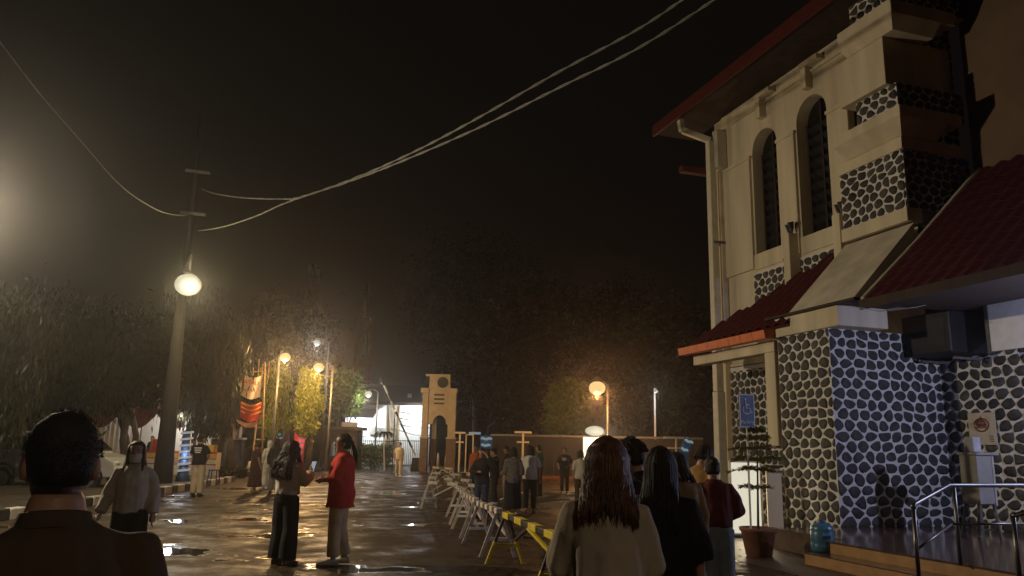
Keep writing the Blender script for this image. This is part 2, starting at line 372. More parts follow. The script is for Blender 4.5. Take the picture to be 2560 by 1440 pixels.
# posts with small floodlights
for yy in (14.05, 12.45):
    po = MB().box(XU - .32, XU - .005, yy, yy + .22, 5.05, 6.35).build('wall_post', CREAM, bld, bevel=.015)
    for k in (0.03, .2):
        MB().tube([(XU - .22 + k * .4, yy + k, 6.35), (XU - .22 + k * .4, yy + k, 6.46), (XU - .26 + k * .4, yy + k - .02, 6.60)], [.02, .05, .075], 8).build('floodlight', DARKM, po)
# bay: stone and cream bands
by0, by1 = 10.58, 12.2
def bay_stone(z0, z1, seed, X=XBAY, ya=by0, yb=by1):
    b = MB().box(X, 12.4, ya, yb, z0, z1).build('bay_wall', MORTAR, bld)
    stone_face((X - .001, yb, z0), -EY, EZ, -EX, yb - ya, z1 - z0, 0.21, b, seed, single=False)
    stone_face((X, ya - .001, z0), EX, EZ, -EY, 12.4 - X, z1 - z0, 0.2, b, seed + 50, single=False)
bay_stone(5.9, 7.02, 21); bay_stone(7.72, 8.32, 22, XBAY - .02, by0, 11.6); bay_stone(9.78, 10.9, 23, XBAY - .12, by0 - .25, 11.5)
MB().box(XBAY - .05, XBAY + .3, by0 - .03, by1 + .02, 5.64, 5.897).build('bay_ledge', CREAM, bld, bevel=.012)
def sloped(z0, z1, e0, e1, nm, by1=11.75):
    a = [(XBAY - e0, by0 - e0, z0), (XBAY + .8, by0 - e0, z0), (XBAY + .8, by1 + e0 * .3, z0), (XBAY - e0, by1 + e0 * .3, z0)]
    b = [(XBAY - e1, by0 - e1, z1), (XBAY + .8, by0 - e1, z1), (XBAY + .8, by1 + e1 * .3, z1), (XBAY - e1, by1 + e1 * .3, z1)]
    MB().rings([[Vector(p) for p in a], [Vector(p) for p in b]]).build(nm, CREAM, bld)
MB().box(XBAY - .03, 12.3, by0 - .02, by1 + .02, 7.023, 7.25).build('bay_band', CREAM, bld)
sloped(7.253, 7.50, .04, .30, 'bay_ledge', 11.9); MB().box(XBAY - .30, 12.0, by0 - .30, 11.72, 7.503, 7.717).build('bay_ledge', CREAM, bld, bevel=.015)
MB().box(XBAY - .16, 12.3, by0 + .1, 11.88, 8.323, 9.28).build('bay_parapet', CREAM, bld, bevel=.012)
sloped(9.283, 9.50, .16, .36, 'bay_ledge', 11.55); MB().box(XBAY - .36, 12.0, by0 - .36, 11.62, 9.503, 9.777).build('bay_ledge', CREAM, bld, bevel=.015)
tsw = MB().box(10.97, 12.42, 10.75, 10.815, 5.65, 10.3).build('tower_side_wall', MORTAR, bld)
stone_face((10.97, 10.749, 7.2), EX, EZ, -EY, 1.45, 3.1, 0.21, tsw, 77, single=False)
# diagonal cream slab between the two skirt roofs
sl0 = MB(); za, zb = 4.135, 5.60
sl0.prism([(XA - .10, 10.52, za), (XBAY + .05, 10.52, zb), (XBAY + .05, 10.52, 4.135), (XA + .05, 10.52, 4.135)], (0, 1.72, 0))
sl0.build('sloping_slab', CREAM2, bld)
# eaves and main roof
MB().prism([(10.18, -2, 10.34), (15, -2, 13.6), (15, -2, 13.9), (10.18, -2, 10.62)], (0, 20.6, 0)).build('main_roof', REDTILE, bld)
MB().box(10.13, 10.177, -2, 18.65, 10.28, 10.60).build('fascia', REDPAINT, bld)
MB().add([(10.18, -2, 10.335), (XU + .1, -2, 10.335), (XU + .1, 18.6, 10.335), (10.18, 18.6, 10.335)], [(0, 1, 2, 3)]).build('soffit', DARKWOOD, bld)
for k in range(0): MB().box(10.2, XU + .1, 7.2 + k * 1.0, 7.29 + k * 1.0, 10.22, 10.33).build('rafter', DARKWOOD, bld)
MB().box(10.75, 11.8, 18.1, 18.3, 9.15, 9.32).build('lower_fascia', REDPAINT, bld)
MB().box(XU + .02, 14, YF + .003, YF + .35, 0, 10.3).build('end_wall', CREAM, bld)
# upper wall of the wing: brown plaster, darkened to offset the flood light
MB().box(12.42, 15, 2.0, 10.5, 4.4, 11.5).build('wing_upper_wall', mat('dimmed_brown_plaster', (.17, .11, .068), .85, var=.15, scale=1.2), bld)
MB().box(12.38, 12.416, 8.0, 9.1, 7.0, 9.6).build('window', GLASSD, bld)
# downpipe with swan neck
dp = MB(); px0 = PX(1778, 420, 10.95); dp.bar((10.95, px0.y, 3.0), (10.95, px0.y, 9.62), .2, .2, (1, 0, 0)).build('downpipe', PIPE, bld, bevel=.02)
MB().bar((10.95, px0.y, 9.64), (10.32, px0.y + .35, 9.98), .16, .16).build('pipe_elbow', PIPE, bld, bevel=.02)
MB().bar((10.32, px0.y + .35, 9.95), (10.28, px0.y + .37, 10.28), .15, .15, (1, 0, 0)).build('pipe_elbow', PIPE, bld, bevel=.02)
MB().bar((10.96, px0.y + .002, 0.0), (10.96, px0.y + .002, 2.997), .23, .23, (1, 0, 0)).build('downpipe', PIPE, bld, bevel=.02)
for zz in (4.3, 6.8): MB().box(10.9, XU, px0.y - .13, px0.y + .13, zz, zz + .06).build('pipe_clip', GREYM, bld)
MB().box(11.12, 11.26, YF - .12, YF - .02, 3.7, 8.8).build('corner_strip', CREAM2, bld, bevel=.01)
MB().box(11.0, 11.29, YF - .25, YF - .02, 8.85, 9.9).build('rain_hopper', CREAM2, bld, bevel=.02)
# skirt roofs of single clay tiles
def tile_mesh():
    mb = MB(); n = 8; w, L = .31, .40; rings = []
    for j, yy in enumerate((-L / 2, L / 2)):
        top = []; bot = []
        for i in range(n + 1):
            x = -w / 2 + w * i / n; z = 0.028 * math.sin(2 * math.pi * i / n) + (0.03 if j == 0 else 0.0)
            top.append(Vector((x, yy, z + .014))); bot.append(Vector((x, yy, z)))
        rings.append(top + bot[::-1])
    mb.rings(rings); me = mb.mesh('roof_tile'); me.materials.append(REDTILE)
    for p in me.polygons: p.use_smooth = False
    return me
TM = tile_mesh(); ntile = 0
def skirt(xe, ze, xt, zt, ylo, yhi, nm, cols_w=.295, rows_w=.335, keep=None):
    global ntile
    sd = Vector((xt - xe, 0, zt - ze)); L = sd.length; sd.normalize(); nrm = Vector((-sd.z, 0, sd.x))
    deck = MB(); poly = [Vector((xe, ylo, ze)), Vector((xe, yhi(0), ze)), Vector((xt, yhi(1), zt)), Vector((xt, ylo, zt))]
    dk = deck.prism(poly, nrm * -.06).build(nm, REDTILE, bld)
    rows = int(L / rows_w) + 1
    for r in range(rows):
        y = ylo + .15 + (0.5 * cols_w if False else 0)
        s = min((r + .5) * rows_w, L - .12)
        while y < yhi(s / L) - .08:
            c = Vector((xe, y, ze)) + sd * s + nrm * .022
            o = bpy.data.objects.new('roof_tile', TM); COL.objects.link(o); o.parent = dk
            M = Matrix((Vector((0, -1, 0)), sd, nrm)).transposed()
            # tile axes: x across the slope, y up the slope
            M = Matrix((Vector((0, -1, 0)), sd, Vector((0, -1, 0)).cross(sd))).transposed()
            if M.col[2].z < 0: M = Matrix((Vector((0, 1, 0)), sd, Vector((0, 1, 0)).cross(sd))).transposed()
            M = M @ Matrix.Rotation(random.uniform(-.02, .02), 3, 'Z') @ Matrix.Rotation(random.uniform(-.02, .02), 3, 'X')
            o.matrix_local = Matrix.Translation(c - WL[bld.name]) @ M.to_4x4(); ntile += 1
            y += cols_w
    return dk
skirt(XA - .12, 3.93, XU - .02, 5.62, 12.28, lambda t: 15.9 - 2.9 * t, 'skirt_roof')
skirt(XA - .05, 4.02, 12.38, 6.66, 6.6, lambda t: 10.28, 'skirt_roof', cols_w=.31, rows_w=.365)
MB().tube([(XA - .06, 10.36, 4.07), (10.8, 10.36, 5.22), (12.38, 10.36, 6.74)], .055, 8).build('verge_roll', CREAM2, bld)
MB().add([(XA - .05, 2.0, 4.0), (12.38, 2.0, 4.02), (12.38, 10.4, 4.02), (XA - .05, 10.4, 4.0)], [(0, 1, 2, 3)]).build('veranda_ceiling', DARKWOOD, bld)
MB().prism([(XA - .05, 2.0, 4.03), (12.38, 2.0, 6.62), (12.38, 2.0, 6.5), (XA - .05, 2.0, 3.98)], (0, 4.55, 0)).build('skirt_roof', REDTILE, bld)
MB().box(XA - .1, XA - .05, 2.0, 10.42, 3.90, 4.06).build('eave_board', DARKWOOD, bld)
# orange gutter in segments, lintel, bracketed pillar
for k in range(8):
    y0 = 12.72 + k * .41
    MB().prism([(XA - .10, y0, 3.90), (XA - .33, y0, 3.86), (XA - .30, y0, 3.70), (XA - .12, y0, 3.70)], (0, .40, 0)).build('gutter_segment', ORANGE, bld)
MB().box(XA + .02, XA + .3, 12.9, 15.9, 3.48, 3.70).build('lintel', CREAM, bld, bevel=.01)
MB().box(XA + .02, XA + .45, 12.9, 13.22, 1.62, 3.477).build('pillar', CREAM, bld, bevel=.015)
lw = MB().box(XA + .05, XA + .5, 12.76, 13.5, 0, 1.3).build('low_wall', MORTAR, bld)
stone_face((XA + .049, 13.5, 0), -EY, EZ, -EX, .74, 1.3, 0.2, lw, 31, single=False)
# platform and ochre steps
s1 = G(2012, 1412); s2 = G(2067, 1382, .16)
MB().box(s1.x, 15, 2.0, s1.y, 0.004, .155).build('step', STEPY, bld, bevel=.01)
MB().box(s2.x, 15, 2.0, s2.y, .158, .30).build('step', STEPY, bld, bevel=.01)
MB().box(s2.x - .02, 15, 2.0, s2.y + .02, .303, .325).build('platform_top', TILEF, bld)
MB().box(s1.x - .02, s2.x - .02, 2.0, s1.y + .02, .157, .165).build('tread', TILEF, bld)
MB().box(s2.x + .4, XW, s2.y, YB, 0.003, .32).build('platform_infill', TILEF, bld)
print('TILES', ntile, 'STONES', n1, n2)
# ------------------------------------------------------------------ lamps
WARMW, SODIUM, COOL = (1.0, 0.86, 0.56), (1.0, 0.58, 0.22), (0.86, 0.93, 1.0)
BULB_W = glow('bulb_warm_white', (0.95, 0.90, 0.66), 0.60)
BULB_S = glow('bulb_sodium', (1.0, 0.66, 0.28), 0.9)
BULB_C = glow('bulb_cool_white', (0.86, 0.95, 0.85), 0.42)
def lamp_post(name, label, head, base, col, power, bulbm, br=.14, mat_pole=None, arm=True, group=None, pr=.06, light_r=None):
    t = thing(name, label, 'street lamp', base, group=group); base = Vector(base); head = Vector(head)
    top = Vector((base.x, base.y, head.z + .25)); mp = mat_pole or GREYM
    MB().tube([base, base.lerp(top, .5), top], [pr * 1.3, pr, pr * .8], 10).build('pole', mp, t, smooth=True)
    MB().tube([base, base + Vector((0, 0, .12)), base + Vector((0, 0, .14))], [pr * 2.6, pr * 2.4, pr * 1.2], 10).build('base_plate', mp, t)
    if arm: MB().tube([top, top.lerp(head + Vector((0, 0, .3)), .5) + Vector((0, 0, .12)), head + Vector((0, 0, br * 1.2))], [pr * .7, pr * .6, pr * .5], 8).build('arm', mp, t, smooth=True)
    MB().lathe(head, [(br * .2, br * 1.35), (br * .5, br * 1.1), (br * .72, br * .78), (br * .74, br * .74), (br * .4, br * .76)], 14).build('lamp_shade', mp, t, smooth=True)
    MB().ell(head, br, br, br * .8, 14, 8).build('bulb', bulbm, t, smooth=True)
    lamp_light('lamp_light', head + Vector((0, 0, -br * 1.05 - .03)), col, power, light_r or br * .35, t)
    return t
# utility pole with the bright hanging lamp
pb = G(404, 1217); ptop = at(490, 330, 29.4); ptop = Vector((pb.x, pb.y, 13.5))
up = thing('utility_pole', 'thick weathered pole rising from the kerb island with the bright hanging lamp on it', 'pole', pb)
lampP = at(470, 712, (pb - CAM_P).dot(CAM_R @ Vector((0, 0, -1))) - .6)
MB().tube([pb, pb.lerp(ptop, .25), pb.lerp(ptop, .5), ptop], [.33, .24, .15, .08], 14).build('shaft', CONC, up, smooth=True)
for zz in (9.6, 11.2): MB().bar((pb.x - .35, pb.y - .1, zz), (pb.x + .5, pb.y - .1, zz), .08, .1).build('cross_arm', GREYM, up)
MB().tube([(pb.x, pb.y, lampP.z + 1.05), (lampP.x, lampP.y, lampP.z + 1.0), lampP + Vector((0, 0, .15))], .045, 8).build('lamp_arm', GREYM, up, smooth=True)
MB().ell(lampP, .42, .42, .36, 16, 10).build('bulb', BULB_W, up, smooth=True)
MB().lathe(lampP, [(.08, .42), (.2, .38), (.24, .33)], 14).build('lamp_cap', DARKM, up, smooth=True)
lamp_light('lamp_light', lampP + Vector((.2, -.75, -.25)), (1, .82, .46), 620, .10, up)
# assumed flood light mast, unseen just outside the left edge of the picture (its glow fills the left of the sky)
fl = at(-66, 500, 11.8); fb = Vector((fl.x - .9, fl.y + .2, .12))
fm = thing('assumed_floodlight_mast', 'assumed tall floodlight mast, unseen, on the kerb island left of the white car', 'street lamp', fb)
MB().tube([fb, (fb.x, fb.y, fl.z + .4)], [.13, .09], 12).build('pole', GREYM, fm, smooth=True)
MB().bar((fb.x, fb.y, fl.z + .3), (fl.x, fl.y, fl.z + .3), .08, .08).build('arm', GREYM, fm)
MB().obox(fl + Vector((0, 0, .12)), (1, 0, 0), (0, 1, 0), (0, 0, 1), .5, .4, .14).build('lamp_head', DARKM, fm, bevel=.02)
MB().obox(fl + Vector((0, 0, .03)), (1, 0, 0), (0, 1, 0), (0, 0, 1), .44, .34, .03).build('bulb', BULB_W, fm)
aim = (Vector((11, 12.0, 8.6)) - fl)
lamp_light('lamp_light', fl + Vector((-.1, -.1, -.14)), (1.0, .83, .58), 2000, .1, fm)
MB().obox(fl + Vector((-.5, 0, .22)), (1, 0, 0), (0, 1, 0), (0, 0, 1), .3, .3, .1).build('lamp_head', DARKM, fm, bevel=.02)
lamp_light('lamp_light', fl + Vector((0, 0, -.12)), (1.0, .80, .48), 20, .12, fm, 'SPOT', aim.to_track_quat('-Z', 'Y').to_euler(), RD(118))
# two sodium lamps, one white lamp over the yellow-lit trees
lamp_post('street_lamp', 'orange sodium street lamp on a curved arm above the hanging banners', at(713, 893, 36), gz(676, 1172, 36.4), SODIUM, 1000, BULB_S, .24)
lamp_post('street_lamp', 'orange sodium lamp hanging in front of the yellow lit vine column', at(797, 918, 40), gz(815, 1176, 40.5), SODIUM, 1300, BULB_S, .26)
lamp_post('street_lamp', 'small white lamp highest above the yellow lit tree columns', at(793, 857, 48), gz(801, 1168, 48.5), COOL, 350, BULB_C, .22)
lamp_post('street_lamp', 'white globe lamp beside the leafy tree and the brightly lit house', at(921, 985, 52), gz(935, 1166, 52.4), (1, .95, .82), 350, BULB_W, .24)
lamp_post('street_lamp', 'orange glowing street lamp on a thin pole above the crowd', at(1493, 970, 39), gz(1520, 1198, 39.4), (1.0, .44, .14), 1000, BULB_S, .42)
lamp_post('street_lamp', 'small white lamp on a thin pale pole behind the crowd near the building', at(1640, 978, 44), gz(1640, 1192, 44.0), COOL, 60, BULB_C, .10, arm=False, mat_pole=WHITEP)
# food stall panel lamp
sp = at(1484, 1086, 31); sbp = G(1478, 1221)
st = thing('lit_notice_board', 'white notice board under a flaring lamp behind the long haired woman', 'notice board', sbp)
for dx in (-.32, .32): MB().tube([(sbp.x + dx, sbp.y, 0), (sbp.x + dx, sbp.y, 2.1)], .03, 8).build('leg', GREYM, st)
MB().box(sbp.x - .33, sbp.x + .33, sbp.y - .03, sbp.y, 1.0, 1.98).build('panel', WHITEP, st)
fr = MB();
for x0, x1, z0, z1 in ((-.37, .37, 1.983, 2.03), (-.37, .37, .95, .997), (-.37, -.333, .997, 1.983), (.333, .37, .997, 1.983)): fr.box(sbp.x + x0, sbp.x + x1, sbp.y - .05, sbp.y + .01, z0, z1)
fr.build('frame', PIPE, st)
sp = Vector((sbp.x, sbp.y - .35, 2.28))
MB().bar((sbp.x, sbp.y, 2.03), (sbp.x, sbp.y - .3, 2.45), .03, .03).build('lamp_arm', GREYM, st)
MB().ell(sp, .42, .22, .2, 14, 8).build('bulb', BULB_W, st, smooth=True)
lamp_light('lamp_light', sp + Vector((0, -.9, -.2)), (1, .84, .58), 240, .08, st)
# assumed veranda lamp, unseen, added under the skirt roof of the wing
vl = Vector((10.9, 6.4, 2.9))
vt = thing('assumed_veranda_lamp', 'assumed cool white tube lamp, unseen, hanging under the veranda roof on the right', 'lamp', vl)
MB().tube([vl + Vector((-.6, 0, .02)), vl + Vector((.6, 0, .02))], .02, 10).build('bulb', BULB_C, vt)
MB().box(vl.x - .65, vl.x + .65, vl.y - .05, vl.y + .05, vl.z + .045, vl.z + .1).build('lamp_housing', WHITEP, vt)
for dx in (-.5, .5): MB().tube([vl + Vector((dx, 0, .1)), vl + Vector((dx, 0, 1.1))], .008, 6).build('hanger', GREYM, vt)
lamp_light('lamp_light', vl + Vector((0, 0, -.05)), (.58, .63, 1.0), 300, .05, vt)
# assumed unseen street lamp, added behind the viewer to light the near group's backs
assumed_back_lamp = lamp_post('street_lamp', 'assumed street lamp, unseen, at the near roadside behind the viewer', (1.5, -5.0, 5.2), (.6, -5.2, 0), (1.0, .78, .52), 260, BULB_W, .16, light_r=.45)
for o_ in assumed_back_lamp.children:
    if o_.type == 'LIGHT': o_.data.type = 'SPOT'; o_.data.spot_size = RD(54); o_.data.spot_blend = .5; o_.rotation_euler = (Vector((2.4, 6.0, 1.0)) - Vector((1.5, -5.0, 5.0))).to_track_quat('-Z', 'Y').to_euler()
# ------------------------------------------------------------------ overhead cables
CABLE = mat('pale_cable', (0.22, 0.21, 0.18), 0.6, var=.2, bump=.3)
def cable(px, d0, d1, label, r=.017, twist=True, sub=14):
    pts = []; n = len(px) - 1
    for i in range(n):
        p0, p1, p2, p3 = px[max(i - 1, 0)], px[i], px[i + 1], px[min(i + 2, n)]
        for k in range(sub):
            t = k / sub; f = (i + t) / n
            q = [0.5 * ((2 * p1[j]) + (-p0[j] + p2[j]) * t + (2 * p0[j] - 5 * p1[j] + 4 * p2[j] - p3[j]) * t * t + (-p0[j] + 3 * p1[j] - 3 * p2[j] + p3[j]) * t ** 3) for j in (0, 1)]
            pts.append(at(q[0], q[1], 1 / ((1 - f) / d0 + f / d1)))
    pts.append(at(*px[-1], d1))
    o = MB(); fine = []
    for a, b in zip(pts[:-1], pts[1:]):
        m = max(1, int((b - a).length / .12))
        fine += [a.lerp(b, i / m) for i in range(m)]
    fine.append(pts[-1])
    if twist:
        for ph in (0, math.pi):
            o.tube([p + Vector((math.cos(i * .9 + ph), 0, math.sin(i * .9 + ph))) * r * .8 for i, p in enumerate(fine)], r * .75, 5)
    else: o.tube(fine, r, 6)
    return tag(o.build('overhead_cable', CABLE, smooth=True), label, 'cable', 'cables strung from the utility pole')
cable([(497, 577), (560, 566), (640, 540), (720, 505), (850, 462), (1000, 405), (1200, 318), (1400, 218), (1600, 118), (1800, -10), (1900, -80)], 28.6, 11, 'twisted cable from the pole to the building, the lower right strand in the sky')
cable([(505, 472), (540, 484), (610, 494), (700, 497), (760, 490), (900, 440), (1050, 372), (1200, 292), (1400, 178), (1600, 70), (1740, -25)], 28.6, 12, 'twisted cable that leaves the pole higher up, the upper strand in the sky')
cable([(474, 537), (430, 536), (380, 518), (300, 462), (200, 350), (100, 235), (0, 105), (-80, 0)], 28.6, 17, 'single cable sagging from the left sky to the utility pole', .014, False)
# ------------------------------------------------------------------ barricades
def barricade(pa, pb_, h, label, beam_a, beam_b, legs_m, seg, legs2=None, group='barricades in a row across the road', spread=.5):
    a, b = Vector((pa.x, pa.y, 0)), Vector((pb_.x, pb_.y, 0)); d = (b - a).normalized(); sd = Vector((-d.y, d.x, 0)); mid = (a + b) / 2
    t = thing('barricade', label, 'barricade', mid, group=group); L = (b - a).length
    for i in range(seg):
        p, q = a.lerp(b, i / seg), a.lerp(b, (i + 1) / seg); m = beam_a if i % 2 == 0 else beam_b; w_ = .095 if i % 2 == 0 else .08
        MB().bar(p + Vector((0, 0, h - .05)), q + Vector((0, 0, h - .05)), w_, w_ * .8).build('beam', m, t, bevel=.006)
    for e, (p, s) in enumerate(((a + d * .06, 1), (b - d * .06, -1))):
        for sg in (-1, 1):
            top = p + Vector((0, 0, h - .1)) + sd * sg * .035; ft = p + sd * sg * spread / 2 - d * s * .03
            if legs2:
                mm = top.lerp(ft, .5)
                MB().bar(top, mm, .034, .034, d).build('leg', legs2, t); MB().bar(mm, ft, .04, .04, d).build('leg', legs_m, t)
            else: MB().bar(top, ft, .05, .03, d).build('leg', legs_m, t)
    MB().bar(a + d * .08 + Vector((0, 0, h * .45)) + sd * .12, a + d * .5 * L + Vector((0, 0, h * .86)), .035, .035).build('brace', legs2 or legs_m, t)
    MB().bar(b - d * .08 + Vector((0, 0, h * .45)) + sd * .12, b - d * .5 * L + Vector((0, 0, h * .86)), .035, .035).build('brace', legs_m, t)
    for p in (a + d * .06, b - d * .06):
        MB().bar(p + sd * spread * .32 + Vector((0, 0, h * .36)), p - sd * spread * .32 + Vector((0, 0, h * .36)), .03, .04).build('crossbar', WHITEP if legs_m is not YELP else YELP, t)
    return t
BW = mat('barricade_white', (0.50, 0.45, 0.38), 0.7, var=.3, scale=9)
BPINK = mat('barricade_pale_timber', (0.46, 0.38, 0.31), 0.75, var=.3, scale=9)
hb = .68
barricade(G(1264, 1277, hb), G(1393, 1329, hb), hb, 'yellow and black striped barricade, nearest in the row beside the long haired woman', YELP, BLACKP, YELP, 7, BLACKP)
rows = [((1198, 1250), (1249, 1269), 'white and brown barricade next behind the yellow one', 9), ((1165, 1230), (1191, 1243), 'third barricade from the front of the row', 7), ((1146, 1213), (1158, 1224), 'fourth barricade from the front of the row', 5),
        ((1130, 1201), (1140, 1210), 'fifth barricade from the front, half way up the row', 5), ((1121, 1190), (1127, 1197), 'sixth barricade from the front of the row', 5), ((1113, 1178), (1118, 1184), 'barricade second from the far end of the row', 3), ((1104, 1164), (1110, 1171), 'farthest barricade of the row near the gate tower', 3)]
for i, (pa, pb_, lab, sg) in enumerate(rows):
    A, B = G(*pa, hb), G(*pb_, hb); m = (A + B) / 2; d = (B - A).normalized(); L = min((B - A).length, 1.9)
    if i > 2: d = Matrix.Rotation(RD(random.uniform(10, 40)), 3, 'Z') @ d
    barricade(m - d * L / 2, m + d * L / 2, hb, lab, BW, RUST, BPINK if i < 3 else BW, sg)
# ------------------------------------------------------------------ things by the building
# accessible parking sign
gp = G(1880, 1393); tp = at(1899, 1024, (gp - CAM_P).dot(CAM_R @ Vector((0, 0, -1))))
BLUES = mat('blue_sign_paint', (0.035, 0.07, 0.14), 0.45, var=.15, bump=.03)
sg = thing('parking_sign', 'blue wheelchair parking sign on a slim pole in front of the potted pine', 'sign', gp)
MB().tube([gp, (gp.x, gp.y, tp.z + .25)], .016, 8).build('pole', PIPE, sg)
rt = (CAM_R @ Vector((1, 0, 0))); rt = Vector((rt.x, rt.y, 0)).normalized(); bk = Vector((-rt.y, rt.x, 0)); tc = Vector((gp.x, gp.y, tp.z)) - bk * .03
rt = (Matrix.Rotation(RD(14), 3, 'Z') @ rt); bk = Vector((-rt.y, rt.x, 0))
MB().obox(tc, rt, bk, EZ, .27, .012, .52).build('plate', BLUES, sg, bevel=.004)
bd = MB(); f = tc - bk * .009
for (x, z, w_, h_) in ((0, .245, .25, .012), (0, -.245, .25, .012), (-.12, 0, .012, .5), (.12, 0, .012, .5)): bd.obox(f + rt * x + EZ * z, rt, bk, EZ, w_, .004, h_)
bd.build('border', WHITEP, sg)
sy = MB(); c0 = f + EZ * .06
sy.tube([c0 + rt * (.062 * math.cos(a) - .01) + EZ * (.062 * math.sin(a) - .045) for a in [RD(130 + 9 * i) for i in range(26)]], .008, 6)
sy.tube([c0 + rt * -.025 + EZ * .085, c0 + rt * -.015 + EZ * -.02, c0 + rt * .045 + EZ * -.02, c0 + rt * .065 + EZ * -.09, c0 + rt * .09 + EZ * -.085], .009, 6)
sy.tube([c0 + rt * -.02 + EZ * .035, c0 + rt * .035 + EZ * .03], .008, 6); sy.ell(c0 + rt * -.025 + EZ * .115, .018, .01, .018, 8, 6)
sy.build('wheelchair_symbol', WHITEP, sg)
text('Parking', .075, WHITEP, sg, tc - bk * .0115 + EZ * -.17, rt, EZ)
# white board behind the pot: emission stands in for floodlight on its face
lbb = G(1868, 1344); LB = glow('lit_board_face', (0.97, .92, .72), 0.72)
lb = thing('standing_board', 'white standing board behind the potted pine, floodlit look put in as emission', 'light box', lbb)
r2 = Matrix.Rotation(RD(-18), 3, 'Z') @ rt; b2 = Vector((-r2.y, r2.x, 0)); sc = (lbb - CAM_P).dot(CAM_R @ Vector((0, 0, -1))) / FPX
MB().obox(lbb + EZ * (.05 + 90 * sc), r2, b2, EZ, 78 * sc, .10, 180 * sc).build('cabinet', PIPE, lb, bevel=.01)
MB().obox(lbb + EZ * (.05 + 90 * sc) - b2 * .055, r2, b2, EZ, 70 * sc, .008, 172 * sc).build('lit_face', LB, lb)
MB().obox(lbb + EZ * .02, r2, b2, EZ, 84 * sc, .3, .05).build('foot', DARKM, lb)
lamp_light('lamp_light', lbb + EZ * (100 * sc) - b2 * .12, (1.0, .80, .50), 9, .1, lb, 'AREA', (RD(-90), 0, math.atan2(r2.y, r2.x)), None, (.5, 1.1))  # area lamp added for the board's glow on floor and pot
# board / door leaf to its right
db = G(1942, 1352)
dl = thing('plain_board', 'tall pale board leaning beside the white standing board', 'board', db)
MB().obox(db + EZ * .62 + b2 * .02, r2, b2, EZ, .27, .05, 1.24).build('board_panel', CREAM, dl, bevel=.008)
MB().obox(db + EZ * 1.28 + b2 * .02, r2, b2, EZ, .29, .06, .04).build('board_top', DARKWOOD, dl)
# potted norfolk pine
pp = G(1898, 1392); pot = thing('potted_pine', 'young pine with tiered branches in a dark terracotta pot', 'potted plant', pp)
MB().lathe(pp, [(.17, 0), (.19, .02), (.25, .36), (.27, .37), (.28, .42), (.25, .42), (.23, .36)], 20).build('pot', TERRA, pot, smooth=True)
MB().lathe(pp + EZ * .36, [(.23, 0), (.05, .03)], 16).build('soil', SOIL, pot)
MB().tube([pp + EZ * .3, pp + EZ * .9 + rt * .02, pp + EZ * 1.45 + rt * .04, pp + EZ * 1.92 + rt * .05], [.02, .016, .012, .006], 8).build('trunk', BARK, pot, smooth=True)
LPINE = leafmat('pine_needles', (0.16, 0.16, 0.04)); nd = MB(); br = MB()
for k, (zz, R_) in enumerate(((.98, .36), (1.26, .5), (1.42, .6), (1.58, .5), (1.72, .34), (1.84, .2))):
    for j in range(6 if k else 3):
        a = j * math.pi / 3 + k * .5 + random.uniform(-.15, .15); dr = Vector((math.cos(a), math.sin(a), random.uniform(-.02, .2)))
        p0 = pp + EZ * zz; L = R_ * random.uniform(.6, .85); e = p0 + dr * L - EZ * L * .12
        MB().tube([p0, p0.lerp(e, .5) + EZ * .03, e], [.008, .006, .003], 5).build('branch', BARK, pot)
        for q in range(110):
            t = random.uniform(.15, 1); b = p0.lerp(e, t) + EZ * .03 * math.sin(t * 3.1); sdv = Vector((-dr.y, dr.x, 0)) * random.choice((-1, 1))
            n_ = (sdv * random.uniform(.5, 1) + dr * .5 + EZ * random.uniform(-.5, .4)).normalized() * random.uniform(.06, .13) * (1.1 - t * .4); w_ = n_.cross(Vector((random.random(), random.random(), 1))).normalized() * .009
            nd.add([b - w_, b + n_ * .6 + w_, b + n_, b + n_ * .5 - w_], [(0, 1, 2, 3)])
nd.build('needles', LPINE, pot, fix=False)
# blue water jug
jp = G(2058, 1379, .165); JB = mat('blue_plastic', (0.05, 0.14, 0.22), 0.3, var=.15, bump=.03, spec=.5)
jg = thing('water_jug', 'blue plastic water jug standing beside the ochre steps', 'jug', jp)
MB().lathe(jp, [(.14, 0), (.16, .02), (.162, .10), (.153, .12), (.162, .14), (.162, .26), (.153, .28), (.16, .30), (.15, .35), (.10, .38), (.06, .39), (.06, .40)], 20).build('jug_body', JB, jg, smooth=True)
MB().lathe(jp + EZ * .40, [(.065, 0), (.055, .035), (.03, .04)], 16).build('cap', mat('jug_cap', (.03, .08, .13), .4), jg)
MB().tube([jp + Vector((-.1, -.12, .2)), jp + Vector((-.12, -.17, .24)), jp + Vector((-.02, -.19, .24)), jp + Vector((0, -.15, .2))], .012, 6).build('handle', JB, jg)
# stainless ramp railing
rb = G(2402, 1412, .325); rl = thing('ramp_railing', 'stainless steel ramp railing on the veranda platform', 'railing', rb)
D = (rb - CAM_P).dot(CAM_R @ Vector((0, 0, -1)))
def rp(x, y, dd): return at(x, y, dd)
A0, A1, A2, A3 = rp(2283, 1265, D - .9), rp(2372, 1213, D), rp(2566, 1214, D + .1), rp(2533, 1290, D - 1.4)
for p in (A0, A3): MB().tube([p, (p.x, p.y, .1 if p is A0 else .3)], .021, 10).build('post', STEEL, rl, smooth=True)
MB().tube([rb, (rb.x, rb.y, A1.z)], .021, 10).build('post', STEEL, rl, smooth=True)
MB().tube([A0 + EZ * -.03, A0, A0.lerp(A1, .05) + EZ * .01, A1, A2], .024, 10).build('top_rail', STEEL, rl, smooth=True)
zl = EZ * (A1.z - rb.z) * .48
MB().tube([A0 - zl, A1 - zl], .014, 8).build('lower_rail', STEEL, rl, smooth=True); MB().tube([A1 - zl, A2 - zl], .014, 8).build('lower_rail', STEEL, rl, smooth=True)
